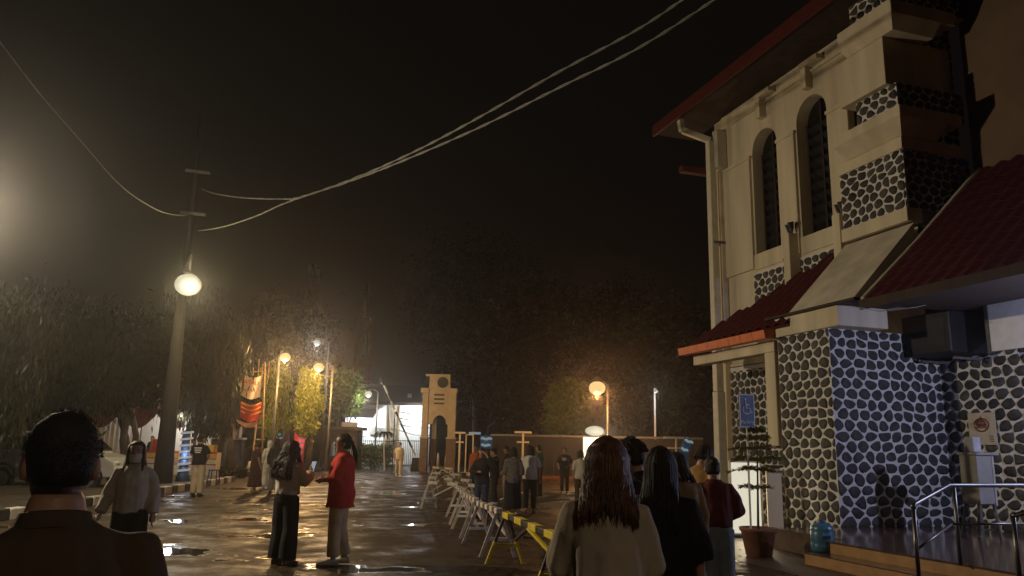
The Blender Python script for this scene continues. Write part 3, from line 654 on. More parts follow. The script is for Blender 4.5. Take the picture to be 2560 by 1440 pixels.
MB().tube([A3, A3 + Vector((1.2, .1, .22))], .024, 10).build('top_rail', STEEL, rl, smooth=True)
# cabinet on stand with poster behind
cp = PY(2478, 1392, 9.55); cp = Vector((cp.x, 9.55, .325)); XS, YS = EX, EY
cb = thing('sanitizer_stand', 'grey box on four splayed legs in front of the framed poster', 'stand', cp)
GREYB = mat('grey_laminate', (0.22, 0.21, 0.19), .5, var=.12)
MB().box(cp.x - .27, cp.x + .03, 9.40, 9.72, .82, 1.55).build('cabinet_box', GREYB, cb, bevel=.012)
MB().box(cp.x + .033, cp.x + .07, 9.40, 9.72, .80, 1.56).build('side_panel', mat('pale_laminate', (.33, .31, .27), .5), cb)
MB().box(cp.x - .29, cp.x + .16, 9.37, 9.75, 1.553, 1.59).build('shelf', GREYB, cb, bevel=.006)
MB().box(cp.x - .26, cp.x - .1, 9.44, 9.62, 1.593, 1.83).build('dispenser', mat('clear_plastic_grey', (.34, .34, .36), .15), cb, bevel=.02)
for dx in (-.24, .02):
    for yy in (9.43, 9.69): MB().bar((cp.x + dx, yy, .82), (cp.x + dx * 1.35, yy + (yy - 9.56) * .5, .325), .035, .035).build('leg', GREYM, cb)
MB().bar((cp.x - .28, 9.42, .45), (cp.x + .05, 9.42, .45), .03, .03).build('stretcher', STEEL, cb)
PO = mat('poster_paper', (.50, .42, .30), .6, var=.12)
ps = thing('poster', 'framed poster with a domed building picture on the stone wall', 'poster', (XW - .05, 9.75, 1.6))
y1_, y0_ = PX(2421, 1050, XW - .04).y, PX(2488, 1050, XW - .04).y; z1_, z0_ = PX(2450, 1032, XW - .04).z, PX(2450, 1112, XW - .04).z
MB().box(XW - .05, XW - .03, y0_, y1_, z0_, z1_).build('sheet', PO, ps)
yc, zc = (y0_ + y1_) / 2, z0_ + (z1_ - z0_) * .62
MB().tube([(XW - .052, yc + .14 * math.cos(a), zc + .11 * math.sin(a)) for a in [RD(i * 15) for i in range(24)]], .012, 5).build('round_print', mat('poster_red', (.12, .03, .02), .6), ps)
MB().box(XW - .056, XW - .051, yc - .1, yc + .1, zc - .06, zc).build('building_print', mat('poster_brown', (.2, .08, .04), .6), ps)
MB().lathe((XW - .053, yc, zc), [(.09, 0), (.08, .05), (.04, .085), (.008, .1), (.006, .16)], 10).build('dome_print', mat('poster_red', (.12, .03, .02), .6), ps)
for k in range(4): MB().box(XW - .054, XW - .051, y0_ + .05, y0_ + .13, z0_ + .05 + k * .03, z0_ + .065 + k * .03).build('text_line', mat('poster_grey', (.12, .1, .08), .6), ps)
# hanging sign board and dark unit under the eave
hs = thing('hanging_sign', 'blank white sign board hanging under the veranda roof', 'sign', (11.5, 9.4, 3.8))
MB().box(11.5, 11.56, 8.3, 9.74, 3.24, 4.36).build('sign_face', WHITEP, hs); MB().box(11.48, 11.58, 9.745, 9.80, 3.2, 4.4).build('frame', STEEL, hs)
MB().tube([(11.53, 9.77, 4.35), (11.53, 9.77, 4.9)], .02, 6).build('hanger', GREYM, hs)
ac = thing('dark_wall_unit', 'dark boxy unit fixed high in the stone corner under the eave', 'wall unit', (11.5, 10.7, 3.2))
MB().box(11.2, XW - .005, 10.25, YB - .02, 3.28, 4.0).build('casing', mat('dark_unit_paint', (.010, .009, .009), .5), ac, bevel=.02)
MB().box(11.19, 11.199, 10.35, YB - .1, 3.4, 3.9).build('grille', DARKM, ac)
for yy in (10.4, 11.1): MB().bar((11.4, yy, 3.2), (XW - .01, yy, 3.2), .04, .04).build('wall_bracket', GREYM, ac)
wire = thing('veranda_wire', 'thin wire sagging under the veranda eave', 'wire', (9.7, 10.3, 4.0))
MB().tube([PY(2125, 765, 10.2), PY(2200, 778, 10.2), PY(2290, 768, 10.15), PY(2380, 748, 10.0), PY(2450, 712, 9.9), PY(2560, 672, 9.8)], .008, 6).build('wire_strand', CABLE, wire)
# ------------------------------------------------------------------ left side: car, tent, stall, spiral light post
CARW = mat('car_white_paint', (0.50, 0.48, 0.44), 0.3, var=.04, bump=.0, coat=.5)
TYRE = mat('tyre_rubber', (.015, .015, .015), .85); RIM = mat('alloy_rim', (.35, .35, .35), .35, .8)
def car():
    c0 = G(150, 1222); dv = (Matrix.Rotation(-YAW + RD(-4), 3, 'Z') @ Vector((1, 0, 0))); t = thing('parked_car', 'white family car parked beyond the kerb behind the foreground man', 'car', c0, math.atan2(dv.y, dv.x))
    n = 24; prof = [(-2.15, .45), (-2.2, .75), (-2.12, 1.02), (-1.98, 1.15), (-1.75, 1.62), (-1.45, 1.72), (.15, 1.74), (.55, 1.66), (1.15, 1.12), (1.85, 1.0), (2.12, .85), (2.2, .6), (2.15, .42)]
    def sec(x, y): return Vector((x, y, 0))
    rings = []
    for y, k in ((-.86, .9), (-.82, .97), (-.72, 1.0), (0, 1.012), (.72, 1.0), (.82, .97), (.86, .9)):
        rings.append([Vector((x * (1 if z < 1 else (k + 1) / 2), y * (1.0 if z < 1.05 else .86 if z > 1.5 else .95), .42 + (z - .42) * (k if z > 1.1 else 1))) for x, z in prof])
    MB().rings(rings).build('car_body', CARW, t, smooth=False, bevel=.03, local=True)
    gl = [[(-1.62, 1.18), (-1.5, 1.52), (-.95, 1.58), (-.95, 1.18)], [(-.86, 1.18), (-.86, 1.58), (-.05, 1.60), (-.05, 1.16)], [(.04, 1.16), (.04, 1.6), (.38, 1.54), (.86, 1.16)]]
    for sy in (-1, 1):
        for g in gl: MB().prism([(x, sy * (.80 if z < 1.3 else .77), z) for x, z in g], (0, sy * .025, 0)).build('side_window', GLASSD, t, local=True)
    MB().prism([(.62, -.62, 1.60), (.62, .62, 1.60), (1.1, .7, 1.18), (1.1, -.7, 1.18)], (.03, 0, .03)).build('windscreen', GLASSD, t, local=True)
    for x in (-1.35, 1.38):
        for sy in (-1, 1):
            wv = MB(); wv.rings([[Vector((x + r * math.cos(q), sy * yy, .33 + r * math.sin(q))) for q in [2 * math.pi * j / 20 for j in range(20)]] for yy, r in ((.66, .30), (.68, .33), (.86, .33), (.875, .29))])
            wh = wv.build('wheel', TYRE, t, smooth=False, local=True)
            MB().rings([[Vector((x + r * math.cos(q), sy * yy, .33 + r * math.sin(q))) for q in [2 * math.pi * j / 16 for j in range(16)]] for yy, r in ((.87, .22), (.885, .2), (.88, .05))]).build('rim', RIM, wh, local=True)
            MB().tube([(x + .42 * math.cos(q), sy * .865, .36 + .40 * math.sin(q)) for q in [math.pi * j / 12 for j in range(13)]], .045, 6).build('wheel_arch', DARKM, t, local=True)
    for sy in (-1, 1):
        MB().ell((2.05, sy * .62, .82), .12, .17, .09, 10, 6).build('headlight', mat('headlight_glass', (.5, .5, .5), .15), t, smooth=True, local=True)
        MB().ell((.75, sy * .95, 1.18), .1, .09, .07, 10, 6).build('side_mirror', CARW, t, smooth=True, local=True)
    MB().box(2.16, 2.24, -.7, .7, .42, .56).build('bumper', DARKM, t, bevel=.02, local=True)
    for sy in (-1, 1): MB().box(-.7, -.5, sy * .845 - .012, sy * .845 + .012, 1.02, 1.05).build('door_handle', RIM, t, local=True)
car()
# party tent
TENTW = leafmat('white_tent_fabric', (.52, .47, .42)); TENTR = mat('maroon_tent_fabric', (.10, .025, .022), .85, var=.25)
tb = at(330, 1170, 42); tb.z = 0
rgt = CAM_R @ Vector((1, 0, 0)); rgt = Vector((rgt.x, rgt.y, 0)).normalized(); fwd = Vector((-rgt.y, rgt.x, 0))
tt = thing('party_tent', 'party tent with pleated white side walls and a maroon swagged roof', 'tent', tb)
def tl(x, y, z): return tb + rgt * x + fwd * y + EZ * z
dr = MB(); row0 = []; row1 = []
for j in range(61):
    x = -2.6 + 2.9 * j / 60; w_ = .06 * math.sin(j * 1.15); row0.append(tl(x, w_, 0)); row1.append(tl(x, w_ * .5, 3.3 + .0 * j))
k = len(row0); dr.add(row0 + row1, [(i, i + 1, k + i + 1, k + i) for i in range(k - 1)]); dr.build('side_drape', TENTW, tt, smooth=True)
MB().add([tl(-2.6, 3.0, 0), tl(3.0, 3.0, 0), tl(3.0, 3.0, 3.3), tl(-2.6, 3.0, 3.3)], [(0, 1, 2, 3)]).build('back_wall', TENTW, tt)
for x in (-2.6, .32, 3.0): MB().tube([tl(x, -.1, 0), tl(x, -.1, 3.35)], .05, 8).build('post', GREYM, tt)
rf = MB(); nx = 24
def ridge(x): return 4.6 - abs(((x + 2.8) % 2.7) - 1.35) * .35
g0 = [tl(-2.8 + 6.0 * j / nx, -.4, 3.30 - .35 * abs(math.sin(math.pi * j / 8))) for j in range(nx + 1)]; g1 = [tl(-2.8 + 6.0 * j / nx, 1.5, 4.5) for j in range(nx + 1)]; g2 = [tl(-2.8 + 6.0 * j / nx, 3.2, 3.3) for j in range(nx + 1)]; k = nx + 1
rf.add(g0 + g1 + g2, [(i, i + 1, k + i + 1, k + i) for i in range(nx)] + [(k + i, k + i + 1, 2 * k + i + 1, 2 * k + i) for i in range(nx)]); rf.build('roof', TENTR, tt)
va = MB(); v0 = g0; v1 = [p - EZ * (.35 + .45 * abs(math.sin(math.pi * j / 8))) for j, p in enumerate(g0)]; va.add(v0 + v1, [(i, i + 1, k + i + 1, k + i) for i in range(nx)]); va.build('valance', TENTR, tt)
TUBE = glow('tent_tube', (.95, 1, 1), .3)
for x in (.9, 2.2):
    MB().tube([tl(x - .5, 1.5, 3.0), tl(x + .5, 1.5, 3.0)], .03, 8).build('tube_lamp', TUBE, tt); lamp_light('lamp_light', tl(x, 1.4, 2.8), (.92, .97, 1.0), 200, .08, tt)
# red chairs in the tent
REDP = mat('red_plastic', (.35, .02, .02), .4)
for i, x in enumerate((.75, 1.6, 2.3)):
    cb_ = tl(x, .9, 0); ch = thing('plastic_chair', ['red plastic chair leftmost in the tent', 'red plastic chair in the middle of the tent', 'red plastic chair nearest the small figure in the tent'][i], 'chair', cb_, group='chairs in the tent')
    MB().obox(cb_ + EZ * .45, rgt, fwd, EZ, .45, .45, .04).build('seat', REDP, ch); MB().obox(cb_ + EZ * .72 - fwd * .22, rgt, fwd, EZ, .44, .04, .5).build('backrest', REDP, ch)
    for sx in (-.19, .19):
        for sy in (-.19, .19): MB().bar(cb_ + rgt * sx + fwd * sy, cb_ + rgt * sx * .9 + fwd * sy * .9 + EZ * .44, .04, .04).build('leg', REDP, ch)
# lettered stall counter
sb_ = at(447, 1200, 33); sb_.z = 0; stl = thing('stall_counter', 'stall counter with yellow and red lettered banner behind the spiral light post', 'stall', sb_)
def s_(x, y, z): return sb_ + rgt * x + fwd * y + EZ * z
YB_ = mat('banner_yellow', (.55, .33, .05), .7, var=.1); RB_ = mat('banner_red', (.40, .03, .02), .7, var=.1); WB_ = mat('banner_cream', (.55, .47, .33), .7, var=.1)
MB().obox(s_(0, .3, .55), rgt, fwd, EZ, 3.0, .5, 1.06).build('counter_box', TENTW, stl)
for z0, z1, m_ in ((1.02, 1.12, RB_), (.83, 1.018, YB_), (.79, .828, RB_), (.60, .788, WB_), (.55, .598, RB_), (.12, .548, WB_), (.04, .118, RB_)):
    MB().obox(s_(0, .03, (z0 + z1) / 2), rgt, fwd, EZ, 3.0, .02, z1 - z0).build('banner_band', m_, stl)
text('SALAM BERSIH', .21, RB_, stl, s_(0, .008, .69), rgt, EZ); text('SALAM', .0001, RB_, stl, s_(0, .2, .69), rgt, EZ) if False else None
text('ecc      n', .46, RB_, stl, s_(-.05, .008, .32), rgt, EZ); text('mur', .10, RB_, stl, s_(.95, .008, .24), rgt, EZ)
MB().obox(s_(-1.0, .35, 1.35), rgt, fwd, EZ, .7, .4, .5).build('display_box', RB_, stl); MB().obox(s_(.9, .35, 1.25), rgt, fwd, EZ, .8, .4, .3).build('display_box', YB_, stl)
lamp_light('lamp_light', s_(.2, -.9, 2.5), (1, .92, .8), 90, .1, stl); MB().ell(s_(.2, -.9, 2.62), .07, .07, .09, 8, 6).build('bulb', BULB_W, stl); MB().tube([s_(.2, -.9, 2.7), s_(.2, .3, 2.9), s_(.2, .3, 1.08)], .025, 6).build('lamp_stem', GREYM, stl)
# spiral light post
pb2 = G(455, 1212); sp_ = thing('spiral_light_post', 'slim post wrapped in a spiral of white and blue light strips', 'light post', pb2)
MB().tube([pb2, pb2 + EZ * .5, pb2 + EZ * 1.9], [.30, .17, .15], 12).build('shaft', BLUES, sp_, smooth=True)
WS = glow('white_strip_light', (.92, .96, 1.0), .26)
for k in range(7):
    z0 = .42 + k * .22
    MB().tube([pb2 + Vector((.19 * math.cos(q), .19 * math.sin(q), z0 + .12 * q / 6.28)) for q in [RD(-YAW * 57.3 + 180 + j * 18) for j in range(12)]], .042, 6).xf(lambda p: p).build('light_strip', WS, sp_, smooth=True)
lamp_light('lamp_light', pb2 + Vector((.0, -.45, 1.1)), (.75, .82, 1.0), 26, .1, sp_)
# small blue stool
bs = at(537, 1165, 27); bs.z = .12; stq = thing('plastic_stool', 'small blue plastic stool on the island behind the man in the printed t-shirt', 'stool', bs)
BLUEP = mat('blue_stool_plastic', (.05, .06, .16), .4); MB().obox(bs + EZ * .45, rgt, fwd, EZ, .3, .3, .04).build('seat', BLUEP, stq)
for sx in (-1, 1):
    for sy in (-1, 1): MB().bar(bs + rgt * sx * .16 + fwd * sy * .16, bs + rgt * sx * .12 + fwd * sy * .12 + EZ * .44, .03, .03).build('leg', BLUEP, stq)
# ------------------------------------------------------------------ old wall with pillars, bamboo banner pole
for i, (x, lab) in enumerate(((548, 'squat cream topped boundary pillar left of the dark opening'), (583, 'taller cream topped boundary pillar by the banner pole'))):
    b_ = at(x, 1165, 46); b_.z = 0; q = thing('boundary_pillar', lab, 'pillar', b_, group='boundary pillars')
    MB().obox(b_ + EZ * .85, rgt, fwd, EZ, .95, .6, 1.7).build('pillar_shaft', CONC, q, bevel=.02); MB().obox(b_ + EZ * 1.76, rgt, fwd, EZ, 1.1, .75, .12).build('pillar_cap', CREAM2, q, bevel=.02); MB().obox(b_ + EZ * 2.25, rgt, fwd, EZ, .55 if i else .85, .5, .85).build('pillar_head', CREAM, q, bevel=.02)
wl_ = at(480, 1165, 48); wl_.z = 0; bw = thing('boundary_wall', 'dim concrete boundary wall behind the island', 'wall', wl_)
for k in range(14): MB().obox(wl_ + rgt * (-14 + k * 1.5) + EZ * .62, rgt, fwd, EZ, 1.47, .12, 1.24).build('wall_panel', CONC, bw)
bp_ = G(652, 1184); bt = at(663, 905, (bp_ - CAM_P).dot(CAM_R @ Vector((0, 0, -1)))); bn = thing('bamboo_banner_pole', 'leaning bamboo pole frame that carries the hanging banners', 'pole', bp_)
BAMB = mat('bamboo', (.36, .24, .10), .55, var=.3); MB().tube([bp_, bp_.lerp(bt, .5), bt], [.055, .05, .04], 8).build('mast', BAMB, bn, smooth=True)
MB().tube([bp_ - rgt * .5 + EZ * .6, bp_ - rgt * .42 + EZ * 3.2], .04, 8).build('side_pole', BAMB, bn)
for z in (1.1, 1.7, 2.3, 2.9): MB().tube([bp_ - rgt * .5 + EZ * z, bp_ + rgt * .05 + EZ * z], .03, 6).build('rung', BAMB, bn)
for k, (dx, dz) in enumerate(((-.55, -.3), (-.3, .15), (-.1, -.1), (.2, .05))): MB().tube([bt + rgt * dx - EZ * .8, bt + rgt * (dx * 1.05) + EZ * dz], .025, 6).build('upright', BAMB, bn)
MB().tube([bt - rgt * .7 - EZ * .5, bt + rgt * .25 - EZ * .48], .03, 6).build('crossbar', BAMB, bn)
fp = G(624, 1190); ft_ = thing('concrete_footing', 'white painted concrete footing with a dark base beside the patterned dress', 'footing', fp); MB().lathe(fp, [(.36, 0), (.36, .16), (.33, .18)], 16).build('base', KERBB, ft_); MB().lathe(fp + EZ * .18, [(.28, 0), (.12, .35), (.1, .5)], 16).build('cone', KERBW, ft_, smooth=True)
dB = (bp_ - CAM_P).dot(CAM_R @ Vector((0, 0, -1)))
def banner(label, c4, m_, lines, dd):
    t = thing('hanging_banner', label, 'banner', at(c4[3][0], c4[3][1], dB + dd), group='banners on the bamboo pole'); n_, k_ = 12, 8; vs = []
    for i in range(k_ + 1):
        for j in range(n_ + 1):
            u, v = j / n_, i / k_; x = (1 - v) * ((1 - u) * c4[0][0] + u * c4[1][0]) + v * ((1 - u) * c4[3][0] + u * c4[2][0]); y = (1 - v) * ((1 - u) * c4[0][1] + u * c4[1][1]) + v * ((1 - u) * c4[3][1] + u * c4[2][1]) + 9 * math.sin(math.pi * u)
            vs.append(at(x, y, dB + dd + .12 * math.sin(u * 7 + v * 2)))
    MB().add(vs, [(i * (n_ + 1) + j, i * (n_ + 1) + j + 1, (i + 1) * (n_ + 1) + j + 1, (i + 1) * (n_ + 1) + j) for i in range(k_) for j in range(n_)]).build('cloth', m_, t, smooth=True)
    for (px_, py_, tx, sz, mm) in lines: text(tx, sz, mm, t, at(px_, py_, dB + dd - .16), (rgt + EZ * -.1), EZ + rgt * .1)
    return t
banner('pale banner with red lettering, uppermost on the bamboo pole', [(602, 932), (655, 938), (650, 992), (600, 986)], mat('banner_pale', (.60, .50, .42), .8, var=.12), [(624, 956, 'KATALI', .28, RB_), (622, 975, 'JUA 001', .20, RB_)], -.1)
banner('red banner with yellow stripes in the middle of the bamboo pole', [(602, 1001), (656, 1003), (650, 1046), (600, 1044)], RB_, [(625, 1020, 'xxxxxxx', .001, YB_)] if False else [], -.14)
for k in range(3):
    y = 1006 + k * 11; MB().tube([at(603 + (49 * u), y + 9 * math.sin(math.pi * u), dB - .2 + .12 * math.sin(u * 7)) for u in [j / 10 for j in range(11)]], .028, 5).build('banner_stripe', YB_, bpy.data.objects['hanging_banner.001'])
banner('torn pale banner hanging lowest on the bamboo pole', [(590, 1046), (648, 1050), (640, 1066), (592, 1054)], mat('banner_pink', (.45, .26, .18), .8), [], -.1)
# ------------------------------------------------------------------ guard house, red neon column
gb = at(842, 1166, 50); gb.z = 0; gh = thing('guard_house', 'brown guard house with tall glass panes behind the woman in red', 'building', gb)
BRN = mat('brown_wall', (.10, .062, .042), .8, var=.2)
def g_(x, y, z): return gb + rgt * (x * .62 + .15) + fwd * y + EZ * z * .95
MB().obox(g_(0, 1.2, 1.3), rgt, fwd, EZ, 2.0, 1.9, 2.47).build('walls', BRN, gh); MB().obox(g_(.1, 1.1, 2.72), rgt, fwd, EZ, 2.4, 2.4, .2).build('roof', BRN, gh, bevel=.02); MB().obox(g_(.8, .1, 2.98), rgt, fwd, EZ, 1.0, .3, .3).build('fascia_board', CREAM2, gh)
GLW = glow('lit_window', (.8, .75, .62), .14)
for x, wd_, z, h_ in ((-.75, .36, 1.35, 1.0), (.45, .18, 1.4, 1.6), (1.0, .24, 1.4, 1.6), (-1.3, .12, 1.4, 1.0)):
    wq = MB().obox(g_(x, .235, z), rgt, fwd, EZ, wd_, .02, h_).build('window', GLW, gh); fq = MB()
    for dx in (-wd_ / 2, wd_ / 2): fq.obox(g_(x + dx, .22, z), rgt, fwd, EZ, .05, .04, h_ + .05)
    for dz in (-h_ / 2, 0, h_ / 2): fq.obox(g_(x, .215, z + dz), rgt, fwd, EZ, wd_, .03, .04)
    fq.build('frame', DARKWOOD, wq)
MB().obox(g_(.7, .20, .55), rgt, fwd, EZ, .5, .03, .9).build('door_panel', RB_, gh)
nb = at(745, 1160, 46); nb.z = 0; nn_ = thing('neon_column', 'red neon column with pale rounded lights left of the guard house', 'neon sign', nb)
MB().obox(nb + EZ * 1.3, rgt, fwd, EZ, .62, .2, 2.6).build('column', mat('neon_case', (.2, .02, .02), .5, emit=((1, .1, .06), .035)), nn_)
for k in range(6): MB().ell(nb + EZ * (1.05 + k * .27) - fwd * .14 + rgt * .1, .16, .05, .075, 10, 6).build('light_pod', glow('neon_pod', (.9, .6, .6), .2), nn_, smooth=True)
lamp_light('lamp_light', nb - fwd * .6 + EZ * 1.6, (1, .25, .2), 40, .1, nn_)
tsig = at(700, 1086, 44); tlb = Vector((tsig.x, tsig.y, 0)); ts = thing('signal_light', 'small green and blue signal light on a post above the black headscarf', 'signal light', tlb)
MB().tube([tlb, tsig], .04, 8).build('post', DARKM, ts); MB().obox(tsig + EZ * .05, rgt, fwd, EZ, .3, .2, .5).build('housing', DARKM, ts)
MB().ell(tsig - fwd * .12, .09, .04, .09, 10, 6).build('green_lens', glow('green_lens', (.1, .9, .75), .22), ts); MB().ell(tsig - fwd * .12 - EZ * .2 + rgt * .1, .1, .04, .07, 10, 6).build('blue_lens', glow('blue_lens', (.35, .45, 1), .22), ts)
# ------------------------------------------------------------------ brightly lit house beyond the gate
hb_ = at(955, 1150, 64); hb_.z = 0; ho_ = thing('lit_house', 'low house with dark roof and brilliantly lit white front beyond the gate', 'building', hb_)
HW = mat('white_house_wall', (.74, .74, .72), .8, var=.06)
def h_(x, y, z): return hb_ + rgt * x + fwd * y + EZ * z
MB().obox(h_(0, 2.0, 2.6), rgt, fwd, EZ, 7.2, .2, 5.2).build('front_wall', HW, ho_)
MB().prism([h_(-4.2, .6, 5.0), h_(-4.2, 3.5, 6.6), h_(-4.2, 3.5, 6.8), h_(-4.2, .6, 5.15)], rgt * 9.2).build('roof', DARKWOOD, ho_); MB().obox(h_(.4, .55, 5.02), rgt, fwd, EZ, 9.2, .1, .25).build('fascia', DARKWOOD, ho_)
for x in (1.9, 3.15): MB().obox(h_(x, .9, 5.72), rgt, fwd, (EZ * .85 + fwd * .5).normalized(), .34, .03, .4).build('skylight', mat('skylight_pane', (.4, .4, .42), .3), ho_)
MB().obox(h_(.62, .9, 2.7), rgt, fwd, EZ, 1.15, .1, 4.3).build('lattice_panel', CREAM2, ho_); 
fr_ = MB();
for x in (.08, 1.16): fr_.obox(h_(x, .82, 2.7), rgt, fwd, EZ, .1, .1, 4.4)
for z in (.9, 1.9, 3.0, 4.1, 4.85): fr_.obox(h_(.62, .82, z), rgt, fwd, EZ, 1.1, .08, .07)
fr_.bar(h_(.2, .8, 4.8), h_(.6, .8, 1.6), .1, .06); fr_.build('lattice_frame', CREAM, ho_)
MB().obox(h_(-1.05, 1.6, 2.75), rgt, fwd, EZ, .98, .06, .6).build('sign_board', GREYB, ho_)
for k in range(8): MB().obox(h_(2.4 + .0 * k, 1.88, 3.2 + k * .2), rgt, fwd, EZ, 2.6, .03, .02).build('wall_batten', GREYM, ho_)
aw = MB().prism([h_(-3.3, -.6, 3.75), h_(-3.3, 1.9, 4.6), h_(-3.3, 1.9, 4.63), h_(-3.3, -.6, 3.78)], rgt * 2.5).build('awning', HW, ho_)
for x, p_ in ((-2.2, 480), (2.6, 420)):
    MB().tube([h_(x - .5, .5, 4.55), h_(x + .5, .5, 4.55)], .04, 8).build('tube_lamp', TUBE, ho_); lamp_light('lamp_light', h_(x, .2, 4.2 if x > 0 else 3.3), (.90, .96, 1.0), p_, .1, ho_)
wv = MB()
for k in range(4): wv.tube([h_(1.3, -.2, 4.3 - k * .5), h_(2.6, -.2, 4.1 - k * .55), h_(4.2, -.2, 4.25 - k * .6)], .03, 5)
wv.build('wires', DARKM, ho_)
# fences and gate before the house
def fence(label, p0, p1, hgt, m_, n_, name='railing_fence'):
    t = thing(name, label, 'fence', (p0 + p1) / 2 * 1); d_ = (p1 - p0)
    for z in (.12, hgt - .06): MB().bar(p0 + EZ * z, p1 + EZ * z, .05, .05).build('rail', m_, t)
    for i in range(n_ + 1): p = p0.lerp(p1, i / n_); MB().bar(p, p + EZ * hgt, .035, .035, (1, 0, 0)).build('bar', m_, t)
    return t
def gz(x, y, d_): p = at(x, y, d_); p.z = 0; return p
BLF = mat('blue_fence_paint', (.04, .12, .2), .5)
fence('dark bar fence behind the hedge left of the walking man', gz(905, 1165, 55), gz(985, 1165, 55), 1.9, DARKM, 16)
fence('blue bar fence in front of the bright house wall', gz(975, 1160, 60), gz(1048, 1160, 60), 2.0, BLF, 16)
fence('blue bar fence right of the guard house', gz(862, 1160, 56), gz(910, 1160, 56), 2.2, BLF, 10)
# boom barrier
bb_ = G(1040, 1176); bo = thing('boom_barrier', 'raised black and white boom barrier with its concrete block', 'barrier', bb_); dbo = (bb_ - CAM_P).dot(CAM_R @ Vector((0, 0, -1)))
MB().rings([[bb_ + rgt * sx * w_ + fwd * sy * w_ + EZ * z for sx, sy in ((-1, -1), (1, -1), (1, 1), (-1, 1))] for z, w_ in ((0, .34), (.8, .24))]).build('block', CONC, bo, bevel=.02)
q0, q1 = at(1038, 1138, dbo), at(951, 944, dbo)
for k in range(10): MB().bar(q0.lerp(q1, k / 10), q0.lerp(q1, (k + .97) / 10), .1, .1).build('boom_section', KERBW if k % 2 == 0 else BLACKP, bo)
# gate tower
gt = at(1091, 1181, 46.5); gt.z = 0; GCR = mat('gate_cream', (.38, .34, .27), .85, var=.15, scale=2)
gw = thing('gate_tower', 'cream gate tower with arched passage, slot openings and stepped top', 'gate tower', gt)
sc_ = 46.5 / FPX
def t_(x, y, z): return gt + rgt * x + fwd * y + EZ * z
def gpz(y): return at(1091, y, 46.5).z
z_base, z_sp, z_arch, z_sh, z_top = gpz(1097), gpz(1060), gpz(1037), gpz(980), gpz(943)
GST = mat('grey_brown_base', (.13, .095, .07), .8, var=.25)
for x in (-.80, .82):
    wq_ = .36 if x < 0 else .46
    MB().obox(t_(x, 0, z_base / 2), rgt, fwd, EZ, wq_ * 1.25, .75, z_base).build('pier_base', GST, gw, bevel=.02); MB().obox(t_(x, 0, z_base + .05), rgt, fwd, EZ, wq_ * 1.4, .85, .10).build('pier_cap', GCR, gw, bevel=.02)
    MB().obox(t_(x, 0, (z_base + .1 + z_sh) / 2), rgt, fwd, EZ, wq_, .6, z_sh - z_base - .1).build('pier', GCR, gw, bevel=.02)
MB().obox(t_(-.28, .55, z_base / 2), rgt, fwd, EZ, .34, .34, z_base).build('pier_base', GST, gw); MB().obox(t_(-.28, .55, (z_base + z_arch + .35) / 2), rgt, fwd, EZ, .26, .3, z_arch + .35 - z_base).build('pier', GCR, gw)
ar = MB(); r_ = .40; cx = .08; lp = [t_(cx - r_, -.22, z_sp)] ; outer = [t_(-.62, -.22, z_sp), t_(.60, -.22, z_sp), t_(.60, -.22, z_sh), t_(-.62, -.22, z_sh)]
arc = [t_(cx + r_ * math.cos(a), -.22, z_sp + (z_arch - z_sp) * 1.0 * math.sin(a)) for a in [math.pi * i / 12 for i in range(13)]]
poly = [t_(.60, -.22, z_sp)] + [t_(.60, -.22, z_sh), t_(-.62, -.22, z_sh), t_(-.62, -.22, z_sp)] + arc[::-1]
ar.prism(poly, fwd * .42); ar.build('arch_panel', GCR, gw)
for k in range(3): MB().obox(t_(.02, -.235, gpz(985 + 11 * k)), rgt, fwd, EZ, .62, .03, .1).build('slot', DARKM, gw)
MB().obox(t_(.02, .0, (z_sh + gpz(968)) / 2 + .1), rgt, fwd, EZ, 1.3, .44, gpz(968) - z_sh + .2 + .001).build('upper_panel', GCR, gw)
for x in (-.86, .84): MB().obox(t_(x, 0, (z_sh + gpz(972)) / 2 + .05), rgt, fwd, EZ, .5, .66, gpz(972) - z_sh + .1).build('shoulder', GCR, gw, bevel=.03)
MB().obox(t_(.02, 0, (gpz(972) + z_top) / 2 + .1), rgt, fwd, EZ, 1.25, .46, z_top - gpz(972) + .1).build('top_block', GCR, gw, bevel=.03); MB().obox(t_(-.1, 0, z_top + .2), rgt, fwd, EZ, 1.5, .6, .12).build('cornice', GCR, gw, bevel=.02)
MB().rings([[t_(.2 + r * math.cos(a), y, gpz(953) + r * math.sin(a)) for a in [2 * math.pi * j / 20 for j in range(20)]] for y, r in ((-.24, .33), (-.29, .33), (-.28, .05))]).build('medallion', DARKM, gw)
lamp_light('lamp_light', t_(-2.2, -3.0, 3.4), (1, .70, .36), 22, .1, gw)
bl = t_(-2.2, -3.0, 3.5); MB().ell(bl, .06, .06, .08, 8, 6).build('floodlight', BULB_S, gw); MB().tube([bl + EZ * .05, t_(-2.2, -3.0, 0)], .03, 6).build('floodlight_pole', DARKM, gw)
